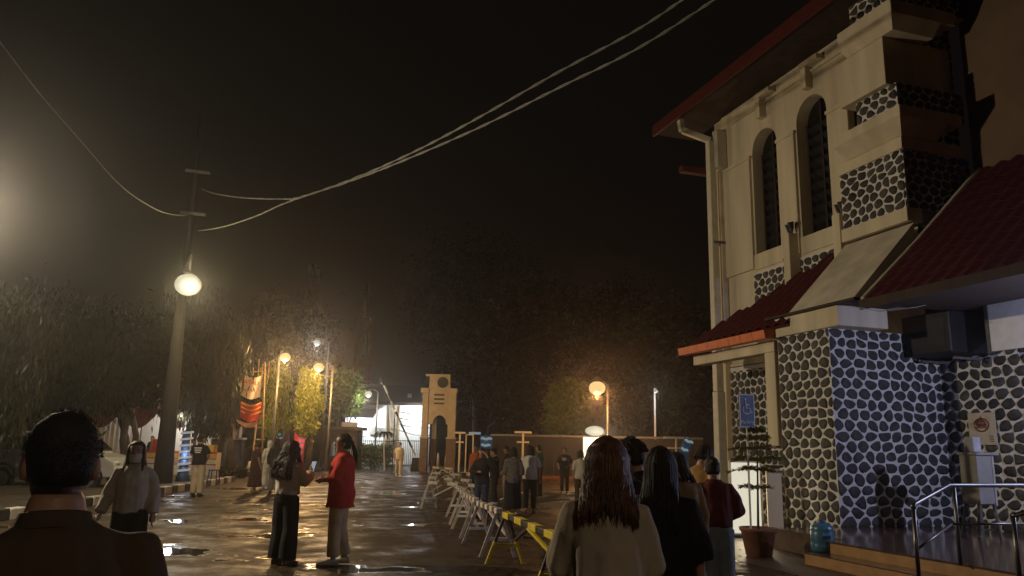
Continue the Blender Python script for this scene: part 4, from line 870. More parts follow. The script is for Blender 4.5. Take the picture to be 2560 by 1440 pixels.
# bollards, cone at the tower foot
CON = mat('cone_orange', (.60, .12, .03), .5)
cn = G(1086, 1181); ck = thing('traffic_cone', 'orange traffic cone at the foot of the gate tower', 'cone', cn); MB().lathe(cn, [(.22, 0), (.22, .04), (.16, .05)], 4).build('cone_base', BLACKP, ck); MB().lathe(cn + EZ * .05, [(.15, 0), (.09, .4), (.03, .75)], 14).build('cone_body', CON, ck, smooth=True); MB().lathe(cn + EZ * .33, [(.113, 0), (.085, .14)], 14).build('reflective_band', WHITEP, ck)
for i, (x, y) in enumerate(((1053, 1178), (1094, 1177), (1114, 1178))):
    b_ = G(x, y); q = thing('bollard', ['pale bollard left of the gate tower', 'pale bollard beside the traffic cone', 'pale bollard at the right pier of the gate tower'][i], 'bollard', b_, group='bollards at the gate tower'); MB().lathe(b_, [(.1, 0), (.09, .6), (.11, .62), (.07, .95), (.03, 1.15)], 10).build('bollard_shaft', KERBW, q, smooth=True); MB().lathe(b_, [(.16, 0), (.15, .1)], 10).build('bollard_base', CONC, q)
# goal-like frames (portable posts) along the back
def tpost(label, x, y, d_, hgt, arm):
    b_ = gz(x, y, d_); t = thing('cross_post', label, 'post', b_, group='pale cross posts at the back'); MB().tube([b_, b_ + EZ * hgt], .055, 8).build('post', PIPE, t); MB().bar(b_ - rgt * arm + EZ * hgt, b_ + rgt * arm + EZ * hgt, .12, .1).build('top_bar', PIPE, t); MB().bar(b_ - rgt * arm * .7 + EZ * (hgt - .5), b_ + rgt * arm * .7 + EZ * (hgt - .5), .08, .08).build('lower_bar', PIPE, t); MB().obox(b_ + EZ * .1, rgt, fwd, EZ, .8, .5, .2).build('foot', CONC, t)
tpost('pale cross shaped post right of the gate tower', 1147, 1180, 42, 2.3, .3)
tpost('pale cross shaped post behind the white t-shirt', 1306, 1180, 40, 2.35, .45)
tpost('pale cross shaped post right of the black dress woman', 1692, 1180, 38, 2.2, .6)
fk = gz(1163, 1175, 42); ff = thing('pipe_frame', 'rectangular pipe frame beside the cross shaped post', 'frame', fk)
for x in (-.0, .38): MB().tube([fk + rgt * x, fk + rgt * x + EZ * 2.2], .035, 6).build('upright', PIPE, ff)
MB().tube([fk + EZ * 2.2, fk + rgt * .38 + EZ * 2.2], .035, 6).build('top_bar', PIPE, ff); MB().bar(fk + EZ * .12 - rgt * .3, fk + EZ * .12 + rgt * 1.6, .2, .2).build('bottom_beam', CREAM2, ff)
# dark corrugated fence at the back right
cf0, cf1 = gz(1225, 1175, 42), gz(1760, 1180, 40); cfn = thing('sheet_fence', 'dark corrugated sheet fence behind the crowd', 'fence', (cf0 + cf1) / 2); nS = 26; dS = (cf1 - cf0).normalized()
SHT_ = mat('dark_sheet_metal', (.014, .011, .009), .6, var=.3, streak=True)
for i in range(nS):
    p, q = cf0.lerp(cf1, i / nS), cf0.lerp(cf1, (i + .985) / nS); mb = MB(); kk = 10; lo_, hi_ = [], []
    for j in range(kk + 1):
        o_ = p.lerp(q, j / kk) + fwd * .03 * math.sin(j * math.pi * .5 * 2 / 1); lo_.append(o_); hi_.append(o_ + EZ * 2.15)
    for L_ in (lo_, hi_): pass
    mb.add(lo_ + hi_ + [v + fwd * .02 for v in lo_] + [v + fwd * .02 for v in hi_], [(j, j + 1, kk + 1 + j + 1, kk + 1 + j) for j in range(kk)] + [(2 * (kk + 1) + j, 2 * (kk + 1) + j + 1, 3 * (kk + 1) + j + 1, 3 * (kk + 1) + j) for j in range(kk)])
    mb.build('sheet_panel', SHT_, cfn)
MB().bar(cf0 + EZ * 2.22, cf1 + EZ * 2.22, .08, .1).build('top_rail', GREYM, cfn)
# back kerb with bin
kb0, kb1 = G(1290, 1196), G(1470, 1200); bk_ = thing('back_kerb', 'low brick kerb in front of the dark sheet fence', 'kerb', (kb0 + kb1) / 2); 
for i in range(14): MB().bar(kb0.lerp(kb1, i / 14) + EZ * .08, kb0.lerp(kb1, (i + .96) / 14) + EZ * .08, .3, .16).build('kerb_block', TERRA, bk_, bevel=.01)
bn_ = G(1390, 1191); bi = thing('waste_bin', 'cream tapered bin with two sticks against the dark fence', 'bin', bn_)
MB().lathe(bn_, [(.23, 0), (.24, .02), (.33, .86), (.345, .87), (.345, .9), (.29, .9), (.27, .5)], 18).build('bin_body', PIPE, bi, smooth=True)
for x in (-.1, .12): MB().tube([bn_ + rgt * x + EZ * .4, bn_ + rgt * x * 1.3 + EZ * 1.15], .03, 6).build('stick', BAMB, bi)
# lit blue signs
BG_ = mat('blue_sign_glow', (.01, .04, .09), .5, emit=((.02, .16, .34), .05), bump=0); WG = glow('white_sign_glow', (.75, .95, 1), .22)
def bsign(label, x, y, d_, wpx, hpx, strokes, tiltv=0):
    c = at(x, y, d_); k = d_ / FPX; b_ = Vector((c.x, c.y, 0)); t = thing('lit_sign', label, 'sign', b_, group='lit blue signs at the back'); up_ = (EZ + rgt * tiltv).normalized(); rr = (rgt - EZ * tiltv).normalized()
    MB().obox(c, rr, fwd, up_, wpx * k, .1, hpx * k).build('sign_box', BG_, t); MB().tube([b_ + fwd * .1, c + fwd * .1 - EZ * hpx * k * .4], .05, 8).build('post', DARKM, t)
    for (sx, sy, L_) in strokes: MB().tube([c + rr * (sx - L_ / 2 + L_ * j / 6) * k + up_ * (sy + 1.5 * math.sin(j * 1.7)) * k - fwd * .07 for j in range(7)], [2 * k, 3.2 * k, 3.4 * k, 3 * k, 3.4 * k, 3 * k, 2 * k], 6).build('glowing_script', WG, t, smooth=True)
    lamp_light('lamp_light', c - fwd * .5, (.3, .7, 1), 1.2, .1, t)
bsign('glowing blue sign with two lines of white script above the orange top', 1216, 1105, 41, 32, 32, [(0, 8, 28), (-1, -8, 24)])
bsign('glowing blue sign with slanted white strokes left of the building', 1714, 1120, 37, 22, 50, [(2, 18, 22), (-2, -5, 18)], .35)
sgn = at(1187, 1083, 55); sb4 = Vector((sgn.x, sgn.y, 0)); s4 = thing('far_white_sign', 'small white lit sign high beside the gate tower', 'sign', sb4); MB().obox(sgn, rgt, fwd, EZ, .85, .1, .16).build('sign_box', WG, s4); MB().tube([sb4, sgn], .05, 6).build('post', DARKM, s4)
# telecom masts
def mast(label, x, ytop, ybot, d_, w0, w1, m_, ant):
    b_ = gz(x, 1110, d_); zt = at(x, ytop, d_).z; t = thing('telecom_mast', label, 'mast', b_, group='telecom masts'); n_ = 14
    cs = [(-1, -1), (1, -1), (1, 1), (-1, 1)]
    def c_(i, f_): w_ = w0 + (w1 - w0) * f_; return b_ + rgt * cs[i][0] * w_ + fwd * cs[i][1] * w_ + EZ * zt * f_
    for i in range(4): MB().tube([c_(i, 0), c_(i, 1)], .09, 5).build('leg', m_, t)
    br_ = MB()
    for k in range(n_):
        for i in range(4): br_.tube([c_(i, k / n_), c_((i + 1) % 4, (k + 1) / n_)], .05, 4); br_.tube([c_(i, (k + 1) / n_), c_((i + 1) % 4, (k + 1) / n_)], .05, 4)
    br_.build('bracing', m_, t)
    for (f_, dx, hh) in ant: MB().obox(b_ + EZ * zt * f_ + rgt * dx - fwd * w1 * 1.5, rgt, fwd, EZ, .35, .2, hh).build('panel_antenna', WHITEP, t, bevel=.03)
    for f_ in (.82, .93): MB().tube([b_ + EZ * zt * f_ + rgt * (w1 + .5) * math.cos(a) + fwd * (w1 + .5) * math.sin(a) for a in [2 * math.pi * j / 12 for j in range(13)]], .05, 5).build('platform_ring', m_, t)
    MB().ell(b_ + EZ * zt * .78 + rgt * (w1 + .3) - fwd * .3, .4, .2, .4, 10, 6).build('dish', WHITEP, t, smooth=True)
mast('slender telecom mast with panel antennas above the sodium lamps', 757, 648, 1110, 95, 1.0, .6, GREYM, [(.985, -.5, 1.2), (.985, .2, 1.2), (.95, .7, 1.6), (.82, -.9, 2.0), (.82, -.1, 2.0), (.80, .8, 1.4), (.72, .1, 2.6), (.72, .9, 2.6)])
mast('tapering lattice telecom mast right of the slender one', 893, 690, 1110, 105, 1.7, .35, mat('mast_red_white', (.22, .12, .11), .6, var=.4), [(.86, 0, 2.6), (.62, .2, 2.8)])
# ------------------------------------------------------------------ trees
def tree(label, base, hgt, crowns, lm, nleaf, trunk_r=.18, leaf=(.16, .05), hang=0.0, stems=1, group='trees', name='tree', seed=1, limbs=10):
    rnd = random.Random(seed); base = Vector(base); t = thing(name, label, 'tree', base, group=group); tr = MB(); tops = [Vector(c[0]) for c in crowns]
    for s_i in range(stems):
        a = rnd.uniform(0, 6.28); off = Vector((math.cos(a), math.sin(a), 0)) * (.25 if stems > 1 else 0); tgt = tops[s_i % len(tops)]
        p = [base + off * .4, base.lerp(tgt, .35) + off * 1.3 + Vector((rnd.uniform(-.2, .2), 0, 0)), base.lerp(tgt, .7) + off, tgt]
        for q in p: q.z = max(q.z, base.z)
        k_ = 1 / math.sqrt(stems); tr.tube(p, [trunk_r * k_ * 1.25, trunk_r * k_, trunk_r * k_ * .7, trunk_r * k_ * .25], 9)
    for i in range(limbs):
        c, rx, ry, rz = crowns[i % len(crowns)]; c = Vector(c); st = base.lerp(c, rnd.uniform(.45, .8)); e = c + Vector((rnd.uniform(-1, 1) * rx, rnd.uniform(-1, 1) * ry, rnd.uniform(-.5, .8) * rz)) * .8
        tr.tube([st, st.lerp(e, .5) + EZ * .2, e], [trunk_r * .35, trunk_r * .22, trunk_r * .08], 6)
    tr.build('trunk', BARK, t, smooth=True); lf = MB(); vs, fs = [], []; vol = [c[1] * c[2] * c[3] for c in crowns]; tot = sum(vol)
    for ci, (c, rx, ry, rz) in enumerate(crowns):
        c = Vector(c); n_ = int(nleaf * vol[ci] / tot); ncl = max(6, n_ // 28)
        for k in range(ncl):
            u = rnd.random() ** .42; v = Vector((rnd.gauss(0, 1), rnd.gauss(0, 1), rnd.gauss(0, 1))).normalized() * u; cc = c + Vector((v.x * rx, v.y * ry, v.z * rz)); cr = .16 * (rx + rz) * rnd.uniform(.5, 1.2) * .6
            for q in range(28):
                b = cc + Vector((rnd.gauss(0, 1) * cr * .6, rnd.gauss(0, 1) * cr * .6, rnd.gauss(0, 1) * cr * (.6 + hang)))
                d_ = Vector((rnd.gauss(0, 1), rnd.gauss(0, 1), rnd.gauss(0, .6))).normalized() * (1 - hang) - EZ * hang * rnd.uniform(.7, 1.2); d_ = d_.normalized() * leaf[0] * rnd.uniform(.6, 1.4)
                w_ = d_.cross(Vector((rnd.gauss(0, 1), rnd.gauss(0, 1), rnd.gauss(0, 1)))); w_ = w_.normalized() * leaf[1] * rnd.uniform(.7, 1.2); o = len(vs)
                vs += [b, b + d_ * .45 + w_, b + d_, b + d_ * .45 - w_]; fs.append((o, o + 1, o + 2, o + 3))
    lf.v = vs; lf.f = fs; lf.build('crown', lm, t, fix=False); return t
LDARK = leafmat('leaf_dark', (.009, .011, .004)); LMID = leafmat('leaf_mid', (.032, .034, .011)); LYEL = leafmat('leaf_yellow_green', (.22, .25, .03)); LGRN = leafmat('leaf_green', (.10, .15, .04))  # leaf_dark: night shade put into the colour, blacker than natural leaves
def cw(x, y, d_, rx, ry, rz): return (at(x, y, d_), rx, ry, rz)
def gr(x, y, d_, z=.1): p = at(x, y, d_); p.z = z; return p
LG = 'dark drooping trees on the left island'
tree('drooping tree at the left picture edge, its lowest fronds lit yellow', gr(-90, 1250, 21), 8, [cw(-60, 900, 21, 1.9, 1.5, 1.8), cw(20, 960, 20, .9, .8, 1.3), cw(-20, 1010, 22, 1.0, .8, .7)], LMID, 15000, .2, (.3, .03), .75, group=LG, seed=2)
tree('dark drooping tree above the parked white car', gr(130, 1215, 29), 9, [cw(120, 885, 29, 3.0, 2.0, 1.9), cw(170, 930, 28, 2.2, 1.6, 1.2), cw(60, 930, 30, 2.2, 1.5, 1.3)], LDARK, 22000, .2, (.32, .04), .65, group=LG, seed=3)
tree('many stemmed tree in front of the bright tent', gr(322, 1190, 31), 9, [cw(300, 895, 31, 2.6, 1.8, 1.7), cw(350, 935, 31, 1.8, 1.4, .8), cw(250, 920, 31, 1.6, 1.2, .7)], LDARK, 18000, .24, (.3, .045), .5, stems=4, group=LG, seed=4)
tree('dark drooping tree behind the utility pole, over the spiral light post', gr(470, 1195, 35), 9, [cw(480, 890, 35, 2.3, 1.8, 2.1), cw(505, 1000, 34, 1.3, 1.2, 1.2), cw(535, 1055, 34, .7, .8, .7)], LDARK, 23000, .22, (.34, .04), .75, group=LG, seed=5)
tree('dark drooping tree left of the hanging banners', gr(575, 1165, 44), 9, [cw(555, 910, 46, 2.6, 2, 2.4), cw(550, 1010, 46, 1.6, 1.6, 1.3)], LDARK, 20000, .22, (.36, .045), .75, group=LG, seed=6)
YG = 'yellow lit column trees'
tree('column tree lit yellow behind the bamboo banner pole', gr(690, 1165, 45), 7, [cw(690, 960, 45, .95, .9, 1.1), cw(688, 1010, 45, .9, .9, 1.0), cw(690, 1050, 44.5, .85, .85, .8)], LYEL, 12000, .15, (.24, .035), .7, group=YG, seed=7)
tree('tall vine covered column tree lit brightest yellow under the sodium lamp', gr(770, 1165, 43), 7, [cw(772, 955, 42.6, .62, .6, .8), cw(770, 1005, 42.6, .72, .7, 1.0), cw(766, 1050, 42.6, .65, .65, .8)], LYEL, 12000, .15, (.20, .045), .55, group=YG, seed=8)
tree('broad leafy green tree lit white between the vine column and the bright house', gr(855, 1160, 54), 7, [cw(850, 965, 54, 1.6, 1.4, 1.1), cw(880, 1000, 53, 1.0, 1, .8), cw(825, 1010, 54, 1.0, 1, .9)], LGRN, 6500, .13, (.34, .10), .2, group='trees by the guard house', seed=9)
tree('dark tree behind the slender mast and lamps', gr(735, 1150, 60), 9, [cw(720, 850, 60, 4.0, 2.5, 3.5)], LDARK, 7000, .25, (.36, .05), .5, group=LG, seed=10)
RG = 'dark trees behind the crowd'
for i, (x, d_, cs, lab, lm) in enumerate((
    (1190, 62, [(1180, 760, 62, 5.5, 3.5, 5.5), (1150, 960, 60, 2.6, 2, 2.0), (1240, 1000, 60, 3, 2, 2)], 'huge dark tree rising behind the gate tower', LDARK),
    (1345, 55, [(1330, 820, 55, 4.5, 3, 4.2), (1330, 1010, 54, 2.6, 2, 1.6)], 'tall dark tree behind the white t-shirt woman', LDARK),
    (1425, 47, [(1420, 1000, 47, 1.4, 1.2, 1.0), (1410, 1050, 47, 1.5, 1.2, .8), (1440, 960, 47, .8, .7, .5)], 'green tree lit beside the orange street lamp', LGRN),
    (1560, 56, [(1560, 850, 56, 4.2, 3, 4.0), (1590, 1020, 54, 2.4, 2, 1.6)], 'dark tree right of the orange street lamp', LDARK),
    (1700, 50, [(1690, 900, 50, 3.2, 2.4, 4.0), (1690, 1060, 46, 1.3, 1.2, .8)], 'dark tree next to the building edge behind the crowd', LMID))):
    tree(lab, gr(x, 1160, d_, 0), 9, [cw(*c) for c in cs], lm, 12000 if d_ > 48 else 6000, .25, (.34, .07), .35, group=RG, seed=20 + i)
# hedge and small palm before the house
def shrub(label, p, rx, ry, h_, lm, n_, seed, name='hedge'): 
    t = thing(name, label, 'hedge', p); rnd = random.Random(seed); vs, fs = [], []
    for k in range(n_):
        b = p + rgt * rnd.uniform(-rx, rx) + fwd * rnd.uniform(-ry, ry) + EZ * (h_ * rnd.random() ** .6 + .05 * rnd.gauss(0, 1)); d_ = Vector((rnd.gauss(0, 1), rnd.gauss(0, 1), rnd.gauss(.3, .6))).normalized() * rnd.uniform(.1, .22); w_ = d_.cross(Vector((rnd.gauss(0, 1), rnd.gauss(0, 1), 1))).normalized() * .05; o = len(vs); vs += [b, b + d_ * .5 + w_, b + d_, b + d_ * .5 - w_]; fs.append((o, o + 1, o + 2, o + 3))
    m_ = MB(); m_.v = [Vector(v) for v in vs]; m_.f = fs; m_.build('foliage', lm, t, fix=False); MB().tube([p, p + EZ * h_ * .7], .06, 6).build('stem', BARK, t)
shrub('clipped green hedge behind the woman in red', gz(928, 1165, 52), 1.3, .5, 1.5, LGRN, 4000, 3)
shrub('low shrubs at the foot of the stall on the island', gz(545, 1185, 34), 1.2, .5, .4, LMID, 1200, 5, 'shrub')
pm = gz(962, 1160, 50); pt_ = thing('papaya_plant', 'thin young palm with drooping leaves before the lattice panel', 'plant', pm); MB().tube([pm, pm + EZ * 1.2 - rgt * .1, pm + EZ * 2.2 - rgt * .15], [.06, .05, .04], 8).build('trunk', PIPE, pt_)
pv, pf = [], []
for k in range(9):
    a = k * .7; d_ = rgt * math.cos(a) + fwd * math.sin(a); c = pm + EZ * 2.2 - rgt * .15
    for j in range(6):
        u0, u1 = j / 6, (j + 1) / 6; f_ = lambda u: c + d_ * .8 * u + EZ * (.35 * math.sin(u * 2.6) - .45 * u * u); w_ = lambda u: (-fwd * math.cos(a) + rgt * math.sin(a)) * .13 * math.sin(math.pi * (u * .9 + .08)); o = len(pv); pv += [f_(u0) - w_(u0), f_(u0) + w_(u0), f_(u1) + w_(u1), f_(u1) - w_(u1)]; pf.append((o, o + 1, o + 2, o + 3))
m_ = MB(); m_.v = pv; m_.f = pf; m_.build('leaves', LDARK, pt_)

# fallen leaves and scraps on the wet road
rnd = random.Random(77); fv, ff_ = [], []
for k in range(260):
    x, y = rnd.uniform(-2.5, 8.5), rnd.uniform(6, 34); c = Vector((x, y, .006)); a = rnd.uniform(0, 6.28); d_ = Vector((math.cos(a), math.sin(a), 0)) * rnd.uniform(.03, .08); w_ = Vector((-d_.y, d_.x, 0)) * rnd.uniform(.25, .5); o = len(fv)
    fv += [c - d_, c + w_ + EZ * rnd.uniform(.002, .012), c + d_ + EZ * rnd.uniform(0, .01), c - w_]; ff_.append((o, o + 1, o + 2, o + 3))
m_ = MB(); m_.v = fv; m_.f = ff_; tag(m_.build('fallen_leaves', leafmat('dry_leaf', (.14, .075, .03)), fix=False), 'small dry leaves scattered over the wet road', 'leaves', kind='stuff')
# ------------------------------------------------------------------ people
JOBS = []
SKIN = mat('skin_tan', (0.36, 0.20, 0.13), 0.5, var=.08, scale=12, bump=.05, bscale=120)
HAIRB = mat('hair_black', (0.012, 0.010, 0.009), 0.6, var=.4, scale=30, bump=.3, bscale=200, spec=.25)
HAIRBR = mat('hair_brown', (0.10, 0.042, 0.020), 0.5, var=.5, scale=25, bump=.2, bscale=90, spec=.35)
HAIRDB = mat('hair_dark_brown', (0.028, 0.016, 0.011), 0.6, var=.5, scale=25, bump=.2, bscale=90)
EYE = mat('eye_dark', (0.01, 0.008, 0.007), 0.25, bump=0)
LIP = mat('lips', (0.26, 0.09, 0.07), 0.5, bump=0)
def fab(name, col, var=.15, rough=.9, **k): return mat('cloth_' + name, col, rough, var=var, scale=k.get('scale', 5), bump=.14, bscale=k.get('bscale', 140), spec=.2, col2=k.get('col2'))
AWAY = lambda p: Vector((p.x, p.y, 0)).normalized()
class Fig: pass
def job(o, vox, m, amp=0.0, freq=9.0, smooth=3):
    r = o.modifiers.new('r', 'REMESH'); r.mode = 'VOXEL'; r.voxel_size = vox
    s = o.modifiers.new('s', 'SMOOTH'); s.factor = .5; s.iterations = smooth
    JOBS.append((o, m, amp, freq)); return o
def person(label, px, ytop, depth, face, top=None, bottom=None, shoes=None, hair=None, h=None, lean=0, turn=0, nod=0, pose=None, wd=.95, vox=.014, group=None, tilt=0, skin=SKIN, eyes=True, stride=0.0, feet=None):
    tp = at(px, ytop, depth); base = Vector((tp.x, tp.y, 0)); H = h or max(1.35, tp.z); s = H / 1.70
    a = AWAY(base); d = Matrix.Rotation(RD(face), 3, 'Z') @ a; rz = math.atan2(-d.x, d.y)
    t = thing('person', label, 'person', base, rz, group); f = Fig(); f.t = t; f.s = s
    J = dict(shL=(-.165 * wd, -.015, 1.352), shR=(.165 * wd, -.015, 1.352), elL=(-.225 * wd, -.03, 1.115), elR=(.225 * wd, -.03, 1.115), wrL=(-.225 * wd, .04, .875), wrR=(.225 * wd, .04, .875),
             hipL=(-.09, 0, .90), hipR=(.09, 0, .90), knL=(-.095, .015 + stride * .5, .49), knR=(.095, .015 - stride * .3, .49), anL=(-.10, -.02 + stride, .085), anR=(.10, -.02 - stride, .085 + abs(stride) * .15), hdL=None, hdR=None)
    if pose: J.update(pose)
    lr, tl = RD(lean), RD(tilt)
    def up(p):
        p = Vector(p); q = p - Vector((0, 0, .93))
        if q.z > 0:
            q = Matrix.Rotation(-lr, 3, 'X') @ q; q = Matrix.Rotation(tl, 3, 'Y') @ q
        return (q + Vector((0, 0, .93))) * s
    def lo(p): return Vector(p) * s
    P = {k: (None if v is None else (up(v) if k[:2] in ('sh', 'el', 'wr', 'hd') else lo(v))) for k, v in J.items()}
    HC = Vector((0, .015, 1.575)); HR = Matrix.Rotation(RD(turn), 3, 'Z') @ Matrix.Rotation(-RD(nod), 3, 'X'); NK = Vector((0, -.01, 1.46))
    def head(p): return up(NK + HR @ (Vector(p) + HC - NK))
    f.head, f.P, f.up, f.lo = head, P, up, lo
    def eb(mb, rows, fn, n=18, k=0.0, kz=0.0):
        mb.rings([[fn((rx + kz) * math.cos(q) , (ry + kz) * math.sin(q) + y, z) for q in [2 * math.pi * j / n for j in range(n)]] for z, rx, ry, y in rows])
    TR = [(.80, .10, .085, 0), (.86, .155, .112, -.005), (.93, .165 , .118, -.012), (1.02, .142, .10, 0), (1.10, .132, .095, .002), (1.20, .147, .105, .004), (1.30, .160, .108, 0), (1.355, .150, .090, -.010), (1.395, .115, .070, -.016), (1.43, .068, .056, -.014), (1.50, .052, .052, -.004)]
    TR = [(z, rx * (wd if z > 1.05 else 1 + (wd - 1) * .6), ry * (1 + (wd - 1) * .6), y) for z, rx, ry, y in TR]
    # body: one closed surface
    b = MB(); eb(b, TR, lambda x, y, z: up((x, y, z)))
    hp = [(-.118, .02, .022, .045), (-.105, .042, .045, .035), (-.075, .056, .068, .022), (-.03, .068, .088, .008), (.01, .074, .095, .002), (.05, .075, .096, -.002), (.085, .062, .082, -.006), (.108, .036, .05, -.008), (.116, .01, .015, -.008)]
    b.rings([[head((rx * math.cos(q), ry * math.sin(q) + y, z)) for q in [2 * math.pi * j / 18 for j in range(18)]] for z, rx, ry, y in hp])
    b.tube([up((0, -.012, 1.40)), up((0, -.006, 1.47)), head((0, -.005, -.06))], [.058 * s, .05 * s, .052 * s], 12)
    b.tube([head((0, .085, .02)), head((0, .112, -.022)), head((0, .085, -.035))], [.010 * s, .017 * s, .014 * s], 8)
    for sx in (-1, 1): b.xf(lambda p: p); b.add(*(lambda q: (q.v, q.f))(MB().ell((0, 0, 0), .012, .022, .034, 8, 6).xf(lambda p, sx=sx: head((p.x + sx * .077, p.y - .008, p.z - .01)))))
    for sd, sg_ in (('L', -1), ('R', 1)):
        sh, el, wr = P['sh' + sd], P['el' + sd], P['wr' + sd]; inn = sh + (up((0, 0, 1.36)) - sh) * .25
        b.tube([inn, sh, sh.lerp(el, .35), el, el.lerp(wr, .3), wr], [.05 * s, .056 * s, .048 * s, .038 * s, .039 * s, .026 * s], 10)
        hd = (P['hd' + sd] - wr).normalized() if P['hd' + sd] is not None else ((wr - el).normalized() + Vector((0, .25, 0))).normalized()
        sdv = hd.cross(Vector((0, 1, 0)) if abs(hd.y) < .8 else Vector((0, 0, 1))); sdv.normalize(); nr = hd.cross(sdv)
        b.tube([wr - hd * .01, wr + hd * .03 * s, wr + hd * .085 * s], [.026 * s, .036 * s, .037 * s], 10, flat=.55)
        kp = wr + hd * .08 * s
        for i, (o_, L) in enumerate(((-.027, .065), (-.009, .075), (.009, .072), (.026, .055))):
            q0 = kp + nr * o_ * s; q1 = q0 + hd * L * .55 * s; q2 = q1 + (hd * .75 + sdv * .5 * sg_) * L * .5 * s
            b.tube([q0 - hd * .02, q0, q1, q2], [.0095 * s, .0095 * s, .0085 * s, .007 * s], 6)
        q0 = wr + hd * .03 * s - nr * .026 * s; b.tube([q0, q0 + (hd * .6 - nr * .8) * .035 * s, q0 + (hd * .95 - nr * .6) * .07 * s], [.013 * s, .011 * s, .008 * s], 6)
        hi, kn, an = P['hip' + sd], P['kn' + sd], P['an' + sd]
        b.tube([hi + Vector((0, 0, .03)) * s, hi + (kn - hi) * .2, kn, kn.lerp(an, .3), an, an + Vector((0, 0, -.04)) * s], [.088 * s, .085 * s, .056 * s, .054 * s, .036 * s, .038 * s], 12)
        b.tube([an + Vector((0, -.05, -.055)) * s, an + Vector((0, .02, -.05)) * s, an + Vector((.01 * sg_, .11, -.06)) * s, an + Vector((.012 * sg_, .18, -.067)) * s], [.028 * s, .036 * s, .036 * s, .018 * s], 10)
    job(b.build('body', skin, t, smooth=True, local=True), vox * .75, skin, 0, smooth=2)
    if eyes:
        for sx in (-1, 1):
            MB().ell((0, 0, 0), .013, .006, .006, 8, 6).xf(lambda p, sx=sx: head((p.x + sx * .031, p.y + .089, p.z + .005))).build('eye', EYE, t, smooth=True, local=True)
            MB().tube([head((sx * .016, .094, .026)), head((sx * .032, .093, .032)), head((sx * .05, .082, .026))], .0045 * s, 5).build('eyebrow', HAIRB, t, local=True)
        MB().ell((0, 0, 0), .022, .006, .007, 10, 6).xf(lambda p: head((p.x, p.y + .089, p.z - .066))).build('lips', LIP, t, smooth=True, local=True)
    # clothes
    if top:
        m, hem, sl, inf = top['m'], top.get('hem', .88), top.get('sleeve', .35), top.get('inf', .02); fl = top.get('flare', .0)
        c = MB(); rows_ = [(z, rx + inf, ry + inf, y) for z, rx, ry, y in TR if z > hem + .015 and z < 1.43]
        z0 = rows_[0][0]
        if hem < 1.0:
            rows_ = [(z, max(rx, (.158 * wd + inf)), max(ry, .112 + inf), y) if z < 1.25 else (z, rx, ry, y) for z, rx, ry, y in rows_] if top.get('loose', True) else rows_
        r0 = rows_[0]; rows_ = [(hem, r0[1] + fl, r0[2] + fl, r0[3])] + rows_
        if fl:
            rows_ = [(z, rx + fl * max(0, (1.35 - z) / (1.35 - hem)) * .8, ry + fl * max(0, (1.35 - z) / (1.35 - hem)) * .8, y) for z, rx, ry, y in rows_]
        rows_ = [r for r in rows_ if r[0] < 1.41] + [(1.425, .085 + inf * .4, .066 + inf * .3, -.014), (1.448, .066 + inf * .2, .06 + inf * .2, -.012)]
        nf = top.get('folds', 0); rings_ = []
        for z, rx, ry, y in rows_:
            rr = []
            for j in range(36):
                q = 2 * math.pi * j / 36; k = 1 + (top.get('fold_amp', .05) * math.sin(q * nf + z * 3) * max(0, (1.35 - z) / .5) if nf else 0)
                v = (rx * k * math.cos(q), ry * k * math.sin(q) + y, z); rr.append(up(v) if z > .93 else Vector(v) * s)
            rings_.append(rr)
        c.rings(rings_)
        for sd in 'LR':
            sh, el, wr = P['sh' + sd], P['el' + sd], P['wr' + sd]; inn = sh + (up((0, 0, 1.36)) - sh) * .4; sf = top.get('slr', .014)
            if sl <= .02: continue
            pts = [inn, sh, sh.lerp(el, .4), el, el.lerp(wr, .5), wr]; rad = [.052, .056, .053, .048, .044, .036]; cum = [0, 0, .2, .5, .75, 1.0]
            pp_, rr_ = [], []
            for i in range(6):
                if cum[i] <= sl: pp_.append(pts[i]); rr_.append((rad[i] + inf * .5 + sf * cum[i]) * s)
                else:
                    u = (sl - cum[i - 1]) / (cum[i] - cum[i - 1]); pp_.append(pts[i - 1].lerp(pts[i], u)); rr_.append((rad[i - 1] + (rad[i] - rad[i - 1]) * u + inf * .5 + sf * sl) * s); break
            c.tube(pp_, rr_, 12)
        job(c.build(top.get('name', 'shirt'), m, t, smooth=True, local=True), vox, m, top.get('amp', .011) * 1.25, top.get('freq', 10))
        if top.get('collar'):
            MB().rings([[up(((.068 + e) * math.cos(q), (.062 + e) * math.sin(q) - .012 - .012 * (z - 1.43) * 10, z + .012 * math.sin(q + math.pi))) for q in [2 * math.pi * j / 20 for j in range(20)]] for z, e in ((1.422, .020), (1.458, .010), (1.460, .004), (1.43, .006))], cap=False).build('collar', m, t, smooth=True, local=True)
